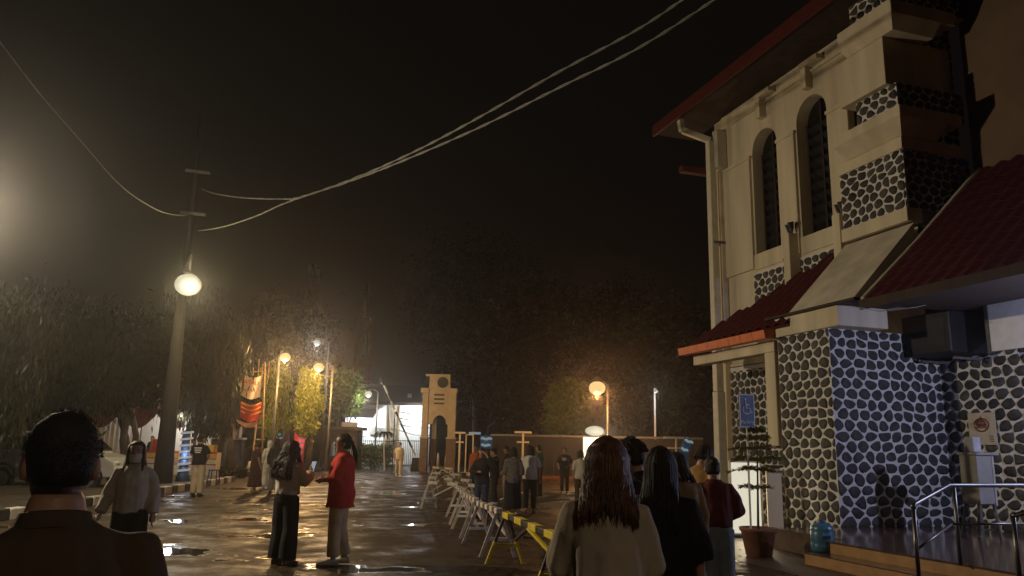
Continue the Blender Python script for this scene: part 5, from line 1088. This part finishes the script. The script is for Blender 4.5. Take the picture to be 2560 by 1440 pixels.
    if bottom:
        m, inf, kind = bottom['m'], bottom.get('inf', .012), bottom.get('kind', 'pants'); c = MB()
        if kind == 'pants':
            ln = bottom.get('len', 1.0); wf = bottom.get('wide', 0.0)
            eb(c, [(z, rx + inf, ry + inf, y) for z, rx, ry, y in TR if z < 1.03], lambda x, y, z: lo((x, y, z)))
            for sd in 'LR':
                hi, kn, an = P['hip' + sd], P['kn' + sd], P['an' + sd]; e = kn.lerp(an, ln)
                c.tube([hi + Vector((0, 0, .03)) * s, hi + (kn - hi) * .25, kn, kn.lerp(e, .5), e], [(.094 + inf) * s, (.09 + inf + wf * .2) * s, (.064 + inf + wf * .6) * s, (.06 + inf + wf * .85) * s, (.052 + inf + wf) * s], 14)
        else:
            hem, flr = bottom.get('hem', .25), bottom.get('flare', .06); nf = bottom.get('folds', 7); zz = [(1.02, .142, .10), (.93, .168, .122), (.82, .175, .13), (.6, .18 + flr * .35, .14 + flr * .35), (.4, .185 + flr * .7, .15 + flr * .7), (hem, .19 + flr, .155 + flr)]
            zz = [q for q in zz if q[0] > hem] + [(hem, .19 + flr, .155 + flr)]
            c.rings([[lo(((rx + inf) * math.cos(q) * (1 + .06 * math.sin(q * nf) * (1 - z)), (ry + inf) * math.sin(q) * (1 + .06 * math.sin(q * nf) * (1 - z)), z)) for q in [2 * math.pi * j / 36 for j in range(36)]] for z, rx, ry in zz])
        job(c.build('skirt' if kind == 'skirt' else 'trousers', m, t, smooth=True, local=True), vox, m, bottom.get('amp', .010) * 1.2, 8)
    if shoes:
        for sd, sg_ in (('L', -1), ('R', 1)):
            an = P['an' + sd]
            MB().rings([[an + Vector((x0 * sg_ + w_ * math.cos(q), y, -.083 + max(0, hh * (.5 + .5 * math.sin(q))))) * s for q in [2 * math.pi * j / 14 for j in range(14)]] for y, w_, hh, x0 in ((-.075, .018, .05, 0), (-.06, .034, .085, 0), (0, .040, .10, .0), (.06, .044, .085, .005), (.13, .047, .06, .01), (.185, .036, .048, .012), (.21, .014, .03, .012))]).build('shoe', shoes, t, smooth=True, local=True)
    if hair: do_hair(f, hair)
    f.H = H
    return f
def do_hair(f, hd):
    m, st = hd['m'], hd.get('style', 'short'); head, s, t = f.head, f.s, f.t; c = MB()
    if st == 'scarf':
        mm = MB()
        mm.rings([[head((rx * math.cos(q), ry * math.sin(q) + y, z)) for q in [2 * math.pi * j / 20 for j in range(20)]] for z, rx, ry, y in ((-.26, .17, .13, 0), (-.2, .14, .12, 0), (-.13, .085, .10, 0), (-.06, .086, .10, -.018), (.0, .094, .105, -.022), (.06, .094, .108, -.016), (.105, .07, .085, -.01), (.132, .02, .03, -.01))])
        mm.build('headscarf', m, t, smooth=True, local=True); return
    # cap over the skull
    cap = MB(); n = 22; rws = [(-.075, .062, .066, -.040), (-.04, .078, .082, -.030), (.0, .083, .094, -.022), (.05, .086, .102, -.012), (.09, .073, .092, -.008), (.118, .045, .06, -.008), (.13, .012, .02, -.008)]
    vol = hd.get('vol', 0.0)
    if st == 'cropped': rws = [(-.05, .06, .07, -.036), (-.02, .073, .086, -.026), (.01, .079, .095, -.018)] + [(z, rx - .004, ry - .004, y) for z, rx, ry, y in rws[3:]]
    cap.rings([[head(((rx + vol) * math.cos(q), (ry + vol) * math.sin(q) + y - (.035 if (math.sin(q) > .35 and z < .055) else 0), z + vol * .6)) for q in [2 * math.pi * j / n for j in range(n)]] for z, rx, ry, y in rws])
    L, N, rad, curl, spr = hd.get('len', .0), hd.get('n', 120), hd.get('r', .009), hd.get('curl', 0), hd.get('spread', 1.0); rnd = random.Random(hash(hd.get('seed', 1)))
    if st in ('long', 'bob', 'tail'):
        for i in range(N):
            az = rnd.uniform(-math.pi, math.pi)  # 0 = back of the head
            zt0 = rnd.uniform(.0, 1.0)
            fr = abs(az) / math.pi
            if fr > .62: az = math.copysign(rnd.uniform(.50, .66) * math.pi, az)
            pts = []; k = 10; ln = L * rnd.uniform(.72, 1.06); ph = rnd.uniform(0, 6.28); rr0 = 1.0 + rnd.uniform(0, .12)
            for j in range(5):
                th = (.12 + zt0 * .25) * (1 - j / 4) + 1.75 * j / 4
                aa = az * (.35 + .65 * min(1, j / 3))
                pts.append(Vector((math.sin(aa) * math.sin(th) * (.088 + vol) * rr0, -math.cos(aa) * math.sin(th) * (.102 + vol) * rr0 - .012, math.cos(th) * (.122 + vol * .6) * rr0)))
            e = pts[-1]
            if st == 'tail':
                e = Vector((e.x * .8, e.y, e.z)); tie = Vector((0, -.125, .01)); pts[-1] = tie + Vector((rnd.uniform(-.02, .02), rnd.uniform(-.01, .01), rnd.uniform(-.02, .02)))
                for j in range(1, 7):
                    q = j / 6; pts.append(tie + Vector((rnd.uniform(-.028, .028) * math.sin(q * 3) , -.05 * math.sin(q * 3) + rnd.uniform(-.02, .02), -ln * q)))
            else:
                for j in range(1, k):
                    q = j / (k - 1); w_ = spr * (1 + .35 * q * vol * 8)
                    zz_ = e.z - ln * q; dr_ = min(1, max(0, (-.07 - zz_) / .12)); yb_ = (-.158 - vol * .6 + rr0 * .02 * (i % 5)) if abs(az) < .56 * math.pi else .105; yy_ = e.y * (1 + .05 * q) - .015 * q
                    pts.append(Vector((e.x * (1 + .15 * q * w_) + curl * math.sin(q * 16 + ph), yy_ + (yb_ - yy_) * dr_ * (1 if ln > .12 else .3) + curl * math.cos(q * 14 + ph), zz_)))
            r_ = [rad * (.7 if j < 2 else 1) for j in range(len(pts))]; r_[-1] = rad * .12; r_[-2] = rad * .5; r_[-3] = rad * .8
            c.tube([head(p) for p in pts], [x * s for x in r_], 5)
    if st == 'cropped':
        for i in range(2600):
            az = rnd.uniform(0, 2 * math.pi); th = math.acos(rnd.uniform(-.25, 1)); k = 1.0; p = Vector((math.sin(az) * math.sin(th) * .085, math.cos(az) * math.sin(th) * .102 - .014, math.cos(th) * .124 + .004))
            if (p.y > .055 and p.z < .06) or (abs(p.x) > .055 and p.z < .015): continue
            d_ = (p.normalized() + Vector((rnd.gauss(0, .3), rnd.gauss(0, .3), rnd.gauss(-.3, .3)))).normalized() * rnd.uniform(.008, .014)
            c.tube([head(p), head(p + d_ * .7)], [.0011 * s, .0004 * s], 3)
    if st == 'bun': c.ell(head((0, -.125, .035)), .05 * s, .045 * s, .045 * s, 12, 8)
    if st == 'short':
        for i in range(N):
            az = rnd.uniform(0, 2 * math.pi); th = rnd.uniform(.05, 1.5); p = Vector((math.sin(az) * math.sin(th) * .084, math.cos(az) * math.sin(th) * .10 - .012, math.cos(th) * .128))
            if p.y > .05 and p.z < .07: continue
            d_ = Vector((p.x, p.y - .03, -.03 + rnd.uniform(-.02, .05))).normalized() * .035
            c.tube([head(p), head(p + d_ * .6), head(p + d_ + Vector((0, 0, -.01)))], [.008 * s, .007 * s, .002 * s], 4)
    off = len(cap.v); cap.v += c.v; cap.f += [tuple(i + off for i in q) for q in c.f]
    cap.build('hair', m, t, smooth=True, local=True, fix=False)
def prop(f, mb, name, m, label=None):
    """a held thing: built in the holder's own space, kept as a thing of its own"""
    M = Matrix.Translation(f.t.location) @ Matrix.Rotation(f.t.rotation_euler[2], 4, 'Z')
    mb.xf(lambda p: M @ p); return mb.build(name, m)

BLK = fab('black', (.014, .013, .013), .3); BLK2 = fab('soft_black', (.022, .020, .020), .3); OFFW = fab('off_white', (.52, .47, .38)); JEAN = fab('pale_denim', (.20, .24, .29), .25); DJEAN = fab('dark_denim', (.035, .045, .07), .3)
BROWN = fab('dark_brown', (.075, .050, .030), .25); RED = fab('red', (.50, .04, .03), .15); KHAKI = fab('khaki', (.50, .38, .24), .15); BEIGE = fab('beige', (.42, .35, .27), .12); MAROON = fab('maroon', (.10, .022, .022), .2)
MUST = fab('mustard', (.40, .22, .07), .2); TAN = fab('tan', (.24, .15, .085), .2); GREYP = fab('grey_pattern', (.16, .13, .11), .6, scale=22, col2=(.06, .05, .045)); DRESS = fab('batik', (.09, .03, .025), .6, scale=16, col2=(.02, .012, .012))
ORS = fab('orange', (.45, .10, .03), .2); TEAL = fab('teal', (.06, .12, .13), .2); GREYT = fab('grey', (.20, .17, .15), .2); BLOU = fab('pale_grey', (.52, .45, .38), .2)
SHW = mat('white_sneaker', (.62, .58, .52), .5, bump=.1); SHB = mat('brown_shoe', (.10, .05, .03), .5); SHK = mat('black_shoe', (.02, .018, .016), .4); SHT = mat('tan_sandal', (.30, .17, .10), .6)
CAPM = dict
# foreground man, seen from behind
f = person('man with cropped hair in a dark shirt, head and shoulders filling the lower left', 172, 1030, 1.78, 4, dict(m=BROWN, sleeve=.45, inf=.02, collar=True, hem=.8), dict(m=BLK), SHK, dict(m=HAIRB, style='cropped'), wd=1.12, vox=.009, eyes=False)
# woman with a face mask walking towards the camera
f = person('long haired woman in a white blouse and face mask walking towards the camera', 345, 1103, 8.0, 172, dict(m=OFFW, sleeve=.97, inf=.028, hem=.90, slr=.012), dict(m=BLK, wide=.05), SHK, dict(m=HAIRDB, style='long', len=.18, n=220, r=.010), vox=.011, stride=.12,
           pose=dict(elR=(.25, -.06, 1.12), wrR=(.30, .06, .90), elL=(-.24, -.02, 1.12), wrL=(-.25, .05, .88)))
mk = MB().rings([[f.head((rx * math.cos(q), ry * math.sin(q) + y, z)) for q in [RD(15 + 150 * j / 12) for j in range(13)]] for z, rx, ry, y in ((-.118, .05, .055, .036), (-.10, .066, .072, .034), (-.06, .074, .098, .018), (-.02, .076, .108, .004))], cap=False)
mk.build('face_mask', fab('mask', (.6, .55, .45)), f.t, smooth=True, local=True)
# man in a printed black t-shirt
f = person('man in black t-shirt with white back print and khaki trousers by the kerb', 505, 1087, 22.5, -28, dict(m=BLK, sleeve=.42, inf=.03, hem=.86), dict(m=KHAKI, wide=.02), SHK, dict(m=HAIRB, style='short', n=160), wd=1.05, vox=.018, turn=-35,
           pose=dict(elL=(-.27, .02, 1.13), wrL=(-.12, .2, .98), elR=(.27, .02, 1.13), wrR=(.10, .2, .98)))
for k, (w_, z) in enumerate(((.22, 1.33), (.20, 1.27), (.16, 1.21))): MB().obox(f.up((0, -.142, z)), EX, EY, EZ, w_, .012, .035).build('back_print', WHITEP, f.t, local=True)
# woman in a dark patterned dress
person('black haired woman in a long dark patterned dress near the banner pole', 645, 1103, 24.5, -62, dict(m=DRESS, sleeve=.4, inf=.03, hem=.8, flare=.03), dict(m=DRESS, kind='skirt', hem=.2, flare=.05, inf=.03), SHT, dict(m=HAIRB, style='bob', len=.06, n=120, r=.012), vox=.018, stride=.1, nod=15)
person('person in pale headscarf and white clothes, half hidden beside the black headscarf', 676, 1101, 27, 20, dict(m=OFFW, sleeve=.95, inf=.03, hem=.7), dict(m=OFFW, wide=.04), SHW, dict(m=OFFW, style='scarf'), vox=.02)
person('person in black headscarf and top with pale grey trousers behind the curly haired woman', 694, 1096, 24.5, -15, dict(m=BLK, sleeve=.95, inf=.035, hem=.78), dict(m=GREYT, wide=.02), SHK, dict(m=BLK, style='scarf'), vox=.018)
# curly haired woman holding a phone
f = person('woman with very long curly dark hair in pale blouse and black trousers holding a phone', 728, 1103, 10.2, -42, dict(m=BLOU, sleeve=.95, inf=.035, hem=.96, slr=.02, amp=.012), dict(m=BLK, wide=.055, inf=.014, amp=.010), SHB, dict(m=HAIRDB, style='long', len=.40, n=420, r=.011, curl=.018, vol=.02, spread=1.3), vox=.011, nod=10,
           pose=dict(elR=(.22, .12, 1.12), wrR=(.10, .34, 1.24), elL=(-.2, .10, 1.1), wrL=(.0, .30, 1.18), hdR=(.07, .40, 1.33)))
ph = prop(f, MB().obox(f.up((.085, .415, 1.34)), Vector((1, .1, 0)).normalized(), Vector((-.1, 1, -.4)).normalized(), Vector((0, .4, 1)).normalized(), .075, .009, .15), 'phone', BLACKP)
tag(ph, 'dark phone with a bright screen held up by the curly haired woman', 'phone')
MB().obox(ph.data.vertices[0].co * 0 + f.t.matrix_basis @ f.up((.085, .409, 1.34)) if False else (Matrix.Translation(f.t.location) @ Matrix.Rotation(f.t.rotation_euler[2], 4, 'Z')) @ f.up((.085, .409, 1.342)), *( (Matrix.Rotation(f.t.rotation_euler[2], 3, 'Z') @ v) for v in (Vector((1, .1, 0)).normalized(), Vector((-.1, 1, -.4)).normalized(), Vector((0, .4, 1)).normalized())), .068, .004, .14).build('screen', glow('phone_screen', (.8, .9, 1), .3), ph)
# woman in red
f = person('woman in red shirt and khaki trousers with white sneakers facing left, hair in a ponytail', 862, 1085, 10.3, 82, dict(m=RED, sleeve=.62, inf=.045, hem=.74, flare=.02, collar=True, amp=.010, slr=.03), dict(m=KHAKI, wide=.02, inf=.012, len=.93), SHW, dict(m=HAIRB, style='tail', len=.42, n=150, r=.009), vox=.011, wd=1.1, stride=.06,
           pose=dict(elR=(.24, .06, 1.12), wrR=(.14, .27, 1.10), elL=(-.24, .05, 1.12), wrL=(-.08, .27, 1.08), hdR=(.02, .31, 1.10), hdL=(.03, .32, 1.07)), turn=14)
gl = MB()
for sx in (-1, 1): gl.tube([f.head((sx * .034 + .022 * math.cos(q), .102, .004 + .018 * math.sin(q))) for q in [2 * math.pi * j / 12 for j in range(13)]], .002, 4)
gl.build('glasses', BLACKP, f.t, local=True)
# far man walking
person('man in white t-shirt and pale trousers walking towards the camera near the gate', 1000, 1103, 40.5, 178, dict(m=OFFW, sleeve=.42, inf=.03, hem=.84), dict(m=fab('pale_trousers', (.42, .36, .27)), wide=.02), SHW, dict(m=HAIRB, style='short', n=60), vox=.022, stride=.16, h=1.72)
# crowd
person('person in orange top at the left edge of the crowd', 1190, 1112, 25, 150, dict(m=ORS, sleeve=.5, inf=.03, hem=.8), dict(m=DJEAN), SHK, dict(m=HAIRB, style='short', n=60), vox=.02)
person('woman in dark shirt and jeans with a hand raised to her ear', 1207, 1120, 17.4, 165, dict(m=BLK2, sleeve=.9, inf=.03, hem=.82), dict(m=DJEAN), SHK, dict(m=HAIRDB, style='bob', len=.05, n=100), vox=.016, turn=-10, nod=12, pose=dict(elL=(-.33, .08, 1.22), wrL=(-.14, .12, 1.52), hdL=(-.09, .10, 1.58), elR=(.24, .1, 1.12), wrR=(.02, .26, 1.12)))
person('person in dark jacket standing just right of the woman with the raised hand', 1238, 1120, 21.5, 100, dict(m=BLK, sleeve=.95, inf=.035, hem=.8), dict(m=BLK2), SHW, dict(m=HAIRB, style='short', n=60), vox=.02, nod=20, pose=dict(elL=(-.2, .12, 1.13), wrL=(-.08, .33, 1.15), elR=(.2, .12, 1.13), wrR=(.06, .33, 1.15)))
person('man in pale scarf and dark coat looking down, behind the grey patterned top', 1270, 1114, 23.5, 130, dict(m=BLK2, sleeve=.95, inf=.03, hem=.78), dict(m=GREYT), SHW, dict(m=HAIRB, style='short', n=60), vox=.02, nod=25)
person('woman in grey patterned top and long black skirt seen from behind', 1284, 1119, 18.4, 8, dict(m=GREYP, sleeve=.7, inf=.04, hem=.80, slr=.03), dict(m=BLK, kind='skirt', hem=.16, flare=.03, inf=.02), SHT, dict(m=HAIRB, style='bob', len=.09, n=150, r=.011), vox=.016, eyes=False)
person('woman in loose white t-shirt and black trousers with black bob seen from behind', 1326, 1114, 19.0, -4, dict(m=OFFW, sleeve=.42, inf=.045, hem=.84, slr=.05, amp=.012), dict(m=BLK, wide=.0, len=.9), SHT, dict(m=HAIRB, style='bob', len=.10, n=170, r=.011), vox=.015, eyes=False, pose=dict(elL=(-.24, -.01, 1.1), wrL=(-.25, .03, .84), elR=(.24, -.01, 1.1), wrR=(.25, .03, .84)))
person('man in teal shirt turning left behind the white t-shirt', 1348, 1112, 26, 60, dict(m=TEAL, sleeve=.45, inf=.03, hem=.82), dict(m=BROWN), SHK, dict(m=HAIRB, style='short', n=60), vox=.02)
f = person('man in black t-shirt with a round white chest logo standing on the lit ground', 1412, 1119, 28, 175, dict(m=BLK, sleeve=.5, inf=.03, hem=.80), dict(m=BLK2), SHK, dict(m=HAIRB, style='short', n=60), vox=.02, pose=dict(elL=(-.27, .05, 1.13), wrL=(-.12, .2, .98), elR=(.27, .05, 1.13), wrR=(.2, .28, .95)))
MB().tube([f.up((.075 * math.cos(q), .15, 1.27 + .05 * math.sin(q))) for q in [2 * math.pi * j / 16 for j in range(17)]], .012, 5).build('chest_logo', WHITEP, f.t, local=True); MB().obox(f.up((0, .15, 1.27)), EX, EY, EZ, .1, .02, .03).build('chest_logo', WHITEP, f.t, local=True)
person('woman in cream top with dark tied hair, partly hidden behind the long brown hair', 1451, 1126, 21, 12, dict(m=OFFW, sleeve=.5, inf=.03, hem=.84), dict(m=BROWN), SHT, dict(m=HAIRB, style='bob', len=.08, n=120, r=.011), vox=.018, eyes=False)
# foreground group on the right
f = person('woman with long brown hair in a flowing beige cape seen from behind', 1517, 1097, 3.4, 3, dict(m=BEIGE, sleeve=.85, inf=.035, hem=.62, flare=.06, folds=9, fold_amp=.07, amp=.012, slr=.03, name='cape'), dict(m=BLK2), SHK, dict(m=HAIRBR, style='long', len=.24, n=1700, r=.0034, spread=2.0, vol=.008, curl=.004), vox=.009, wd=.84, eyes=False,
           pose=dict(elL=(-.21, .05, 1.12), wrL=(-.17, .22, 1.02), elR=(.19, .06, 1.12), wrR=(.15, .22, 1.02)))
person('dark haired man in profile facing left, in a dark shirt behind the long brown hair', 1588, 1093, 5.3, 78, dict(m=BLK2, sleeve=.45, inf=.03, hem=.8, collar=True), dict(m=BLK), SHK, dict(m=HAIRB, style='short', n=300), vox=.012, nod=14)
person('woman in black dress with long straight black hair, centre of the right group', 1650, 1119, 4.3, -6, dict(m=BLK, sleeve=.6, inf=.035, hem=.55, flare=.06, slr=.05), dict(m=BLK, kind='skirt', hem=.2, flare=.08), SHK, dict(m=HAIRB, style='long', len=.34, n=700, r=.006, spread=1.4), vox=.011, eyes=False)
person('person in tan jacket and olive skirt standing right of the black dress', 1697, 1131, 6.6, 30, dict(m=TAN, sleeve=.95, inf=.045, hem=.78, slr=.02), dict(m=fab('olive', (.06, .05, .03)), kind='skirt', hem=.3), SHK, dict(m=HAIRDB, style='long', len=.15, n=200, r=.01), vox=.014, nod=15)
person('person in mustard jacket with brown hair bending towards the maroon top', 1746, 1107, 8.6, -40, dict(m=MUST, sleeve=.95, inf=.045, hem=.86, slr=.02), dict(m=BLK), SHK, dict(m=HAIRDB, style='bob', len=.05, n=170, r=.010), vox=.014, nod=20, lean=6)
person('woman in maroon top and pale jeans with a low dark bun seen from behind', 1783, 1140, 7.4, 14, dict(m=MAROON, sleeve=.95, inf=.045, hem=.95, slr=.03, amp=.014), dict(m=JEAN, wide=.045, inf=.016, amp=.01), SHW, dict(m=HAIRB, style='bun', n=10), vox=.011, eyes=False, nod=12, lean=4,
       pose=dict(elL=(-.27, .06, 1.12), wrL=(-.12, .28, 1.10), elR=(.27, .06, 1.12), wrR=(.12, .28, 1.1)))
person('small figure in grey standing inside the bright tent', 382, 1090, 41, 150, dict(m=GREYT, sleeve=.5, inf=.03, hem=.8), dict(m=BLK), SHK, dict(m=HAIRB, style='short', n=40), vox=.025)
# ------------------------------------------------------------------ humid night air, also standing in for lens glare round the lamps
hz = MB().box(-75, 75, -12, 175, -1.0, 48).build('haze', mat('hz_dummy', (1, 1, 1)))
hz.data.materials.clear()
hm = bpy.data.materials.new('humid_air'); hm.use_nodes = True; hn = hm.node_tree; hn.nodes.clear()
ho = hn.nodes.new('ShaderNodeOutputMaterial'); hv = hn.nodes.new('ShaderNodeVolumePrincipled')
hv.inputs['Density'].default_value = 0.0013; hv.inputs['Color'].default_value = (0.92, 0.90, 0.86, 1); hv.inputs['Anisotropy'].default_value = 0.88
hn.links.new(hv.outputs[0], ho.inputs['Volume']); hz.data.materials.append(hm); hz['kind'] = 'stuff'; hz['label'] = 'humid air glowing around the lamps, also in place of lens glare'
# ------------------------------------------------------------------ finish: evaluate body and cloth surfaces, turn lettering into meshes
bpy.context.view_layer.update(); dg = bpy.context.evaluated_depsgraph_get(); done = []
for o, m, amp, freq in JOBS: done.append((o, bpy.data.meshes.new_from_object(o.evaluated_get(dg)), m, amp, freq))
fonts = [(o, bpy.data.meshes.new_from_object(o.evaluated_get(dg))) for o in list(SC.objects) if o.type == 'FONT']
for o, me, m, amp, freq in done:
    o.modifiers.clear(); o.data = me; me.materials.clear(); me.materials.append(m)
    if amp:
        sd = Vector((random.random() * 50, random.random() * 50, 0)); k = len(me.vertices); co = [0.0] * (3 * k); me.vertices.foreach_get('co', co); nn = [0.0] * (3 * k); me.vertex_normals.foreach_get('vector', nn)
        for i in range(0, 3 * k, 3):
            q = Vector((co[i] * freq + sd.x, co[i + 1] * freq + sd.y, co[i + 2] * freq * .45)); w_ = noise.noise(q) * amp + noise.noise(q * 2.3) * amp * .4
            co[i] += nn[i] * w_; co[i + 1] += nn[i + 1] * w_; co[i + 2] += nn[i + 2] * w_
        me.vertices.foreach_set('co', co)
    me.polygons.foreach_set('use_smooth', [True] * len(me.polygons)); me.update()
for o, me in fonts:
    n = bpy.data.objects.new('lettering', me); COL.objects.link(n); n.parent = o.parent; n.matrix_local = o.matrix_local.copy()
    bpy.data.objects.remove(o)
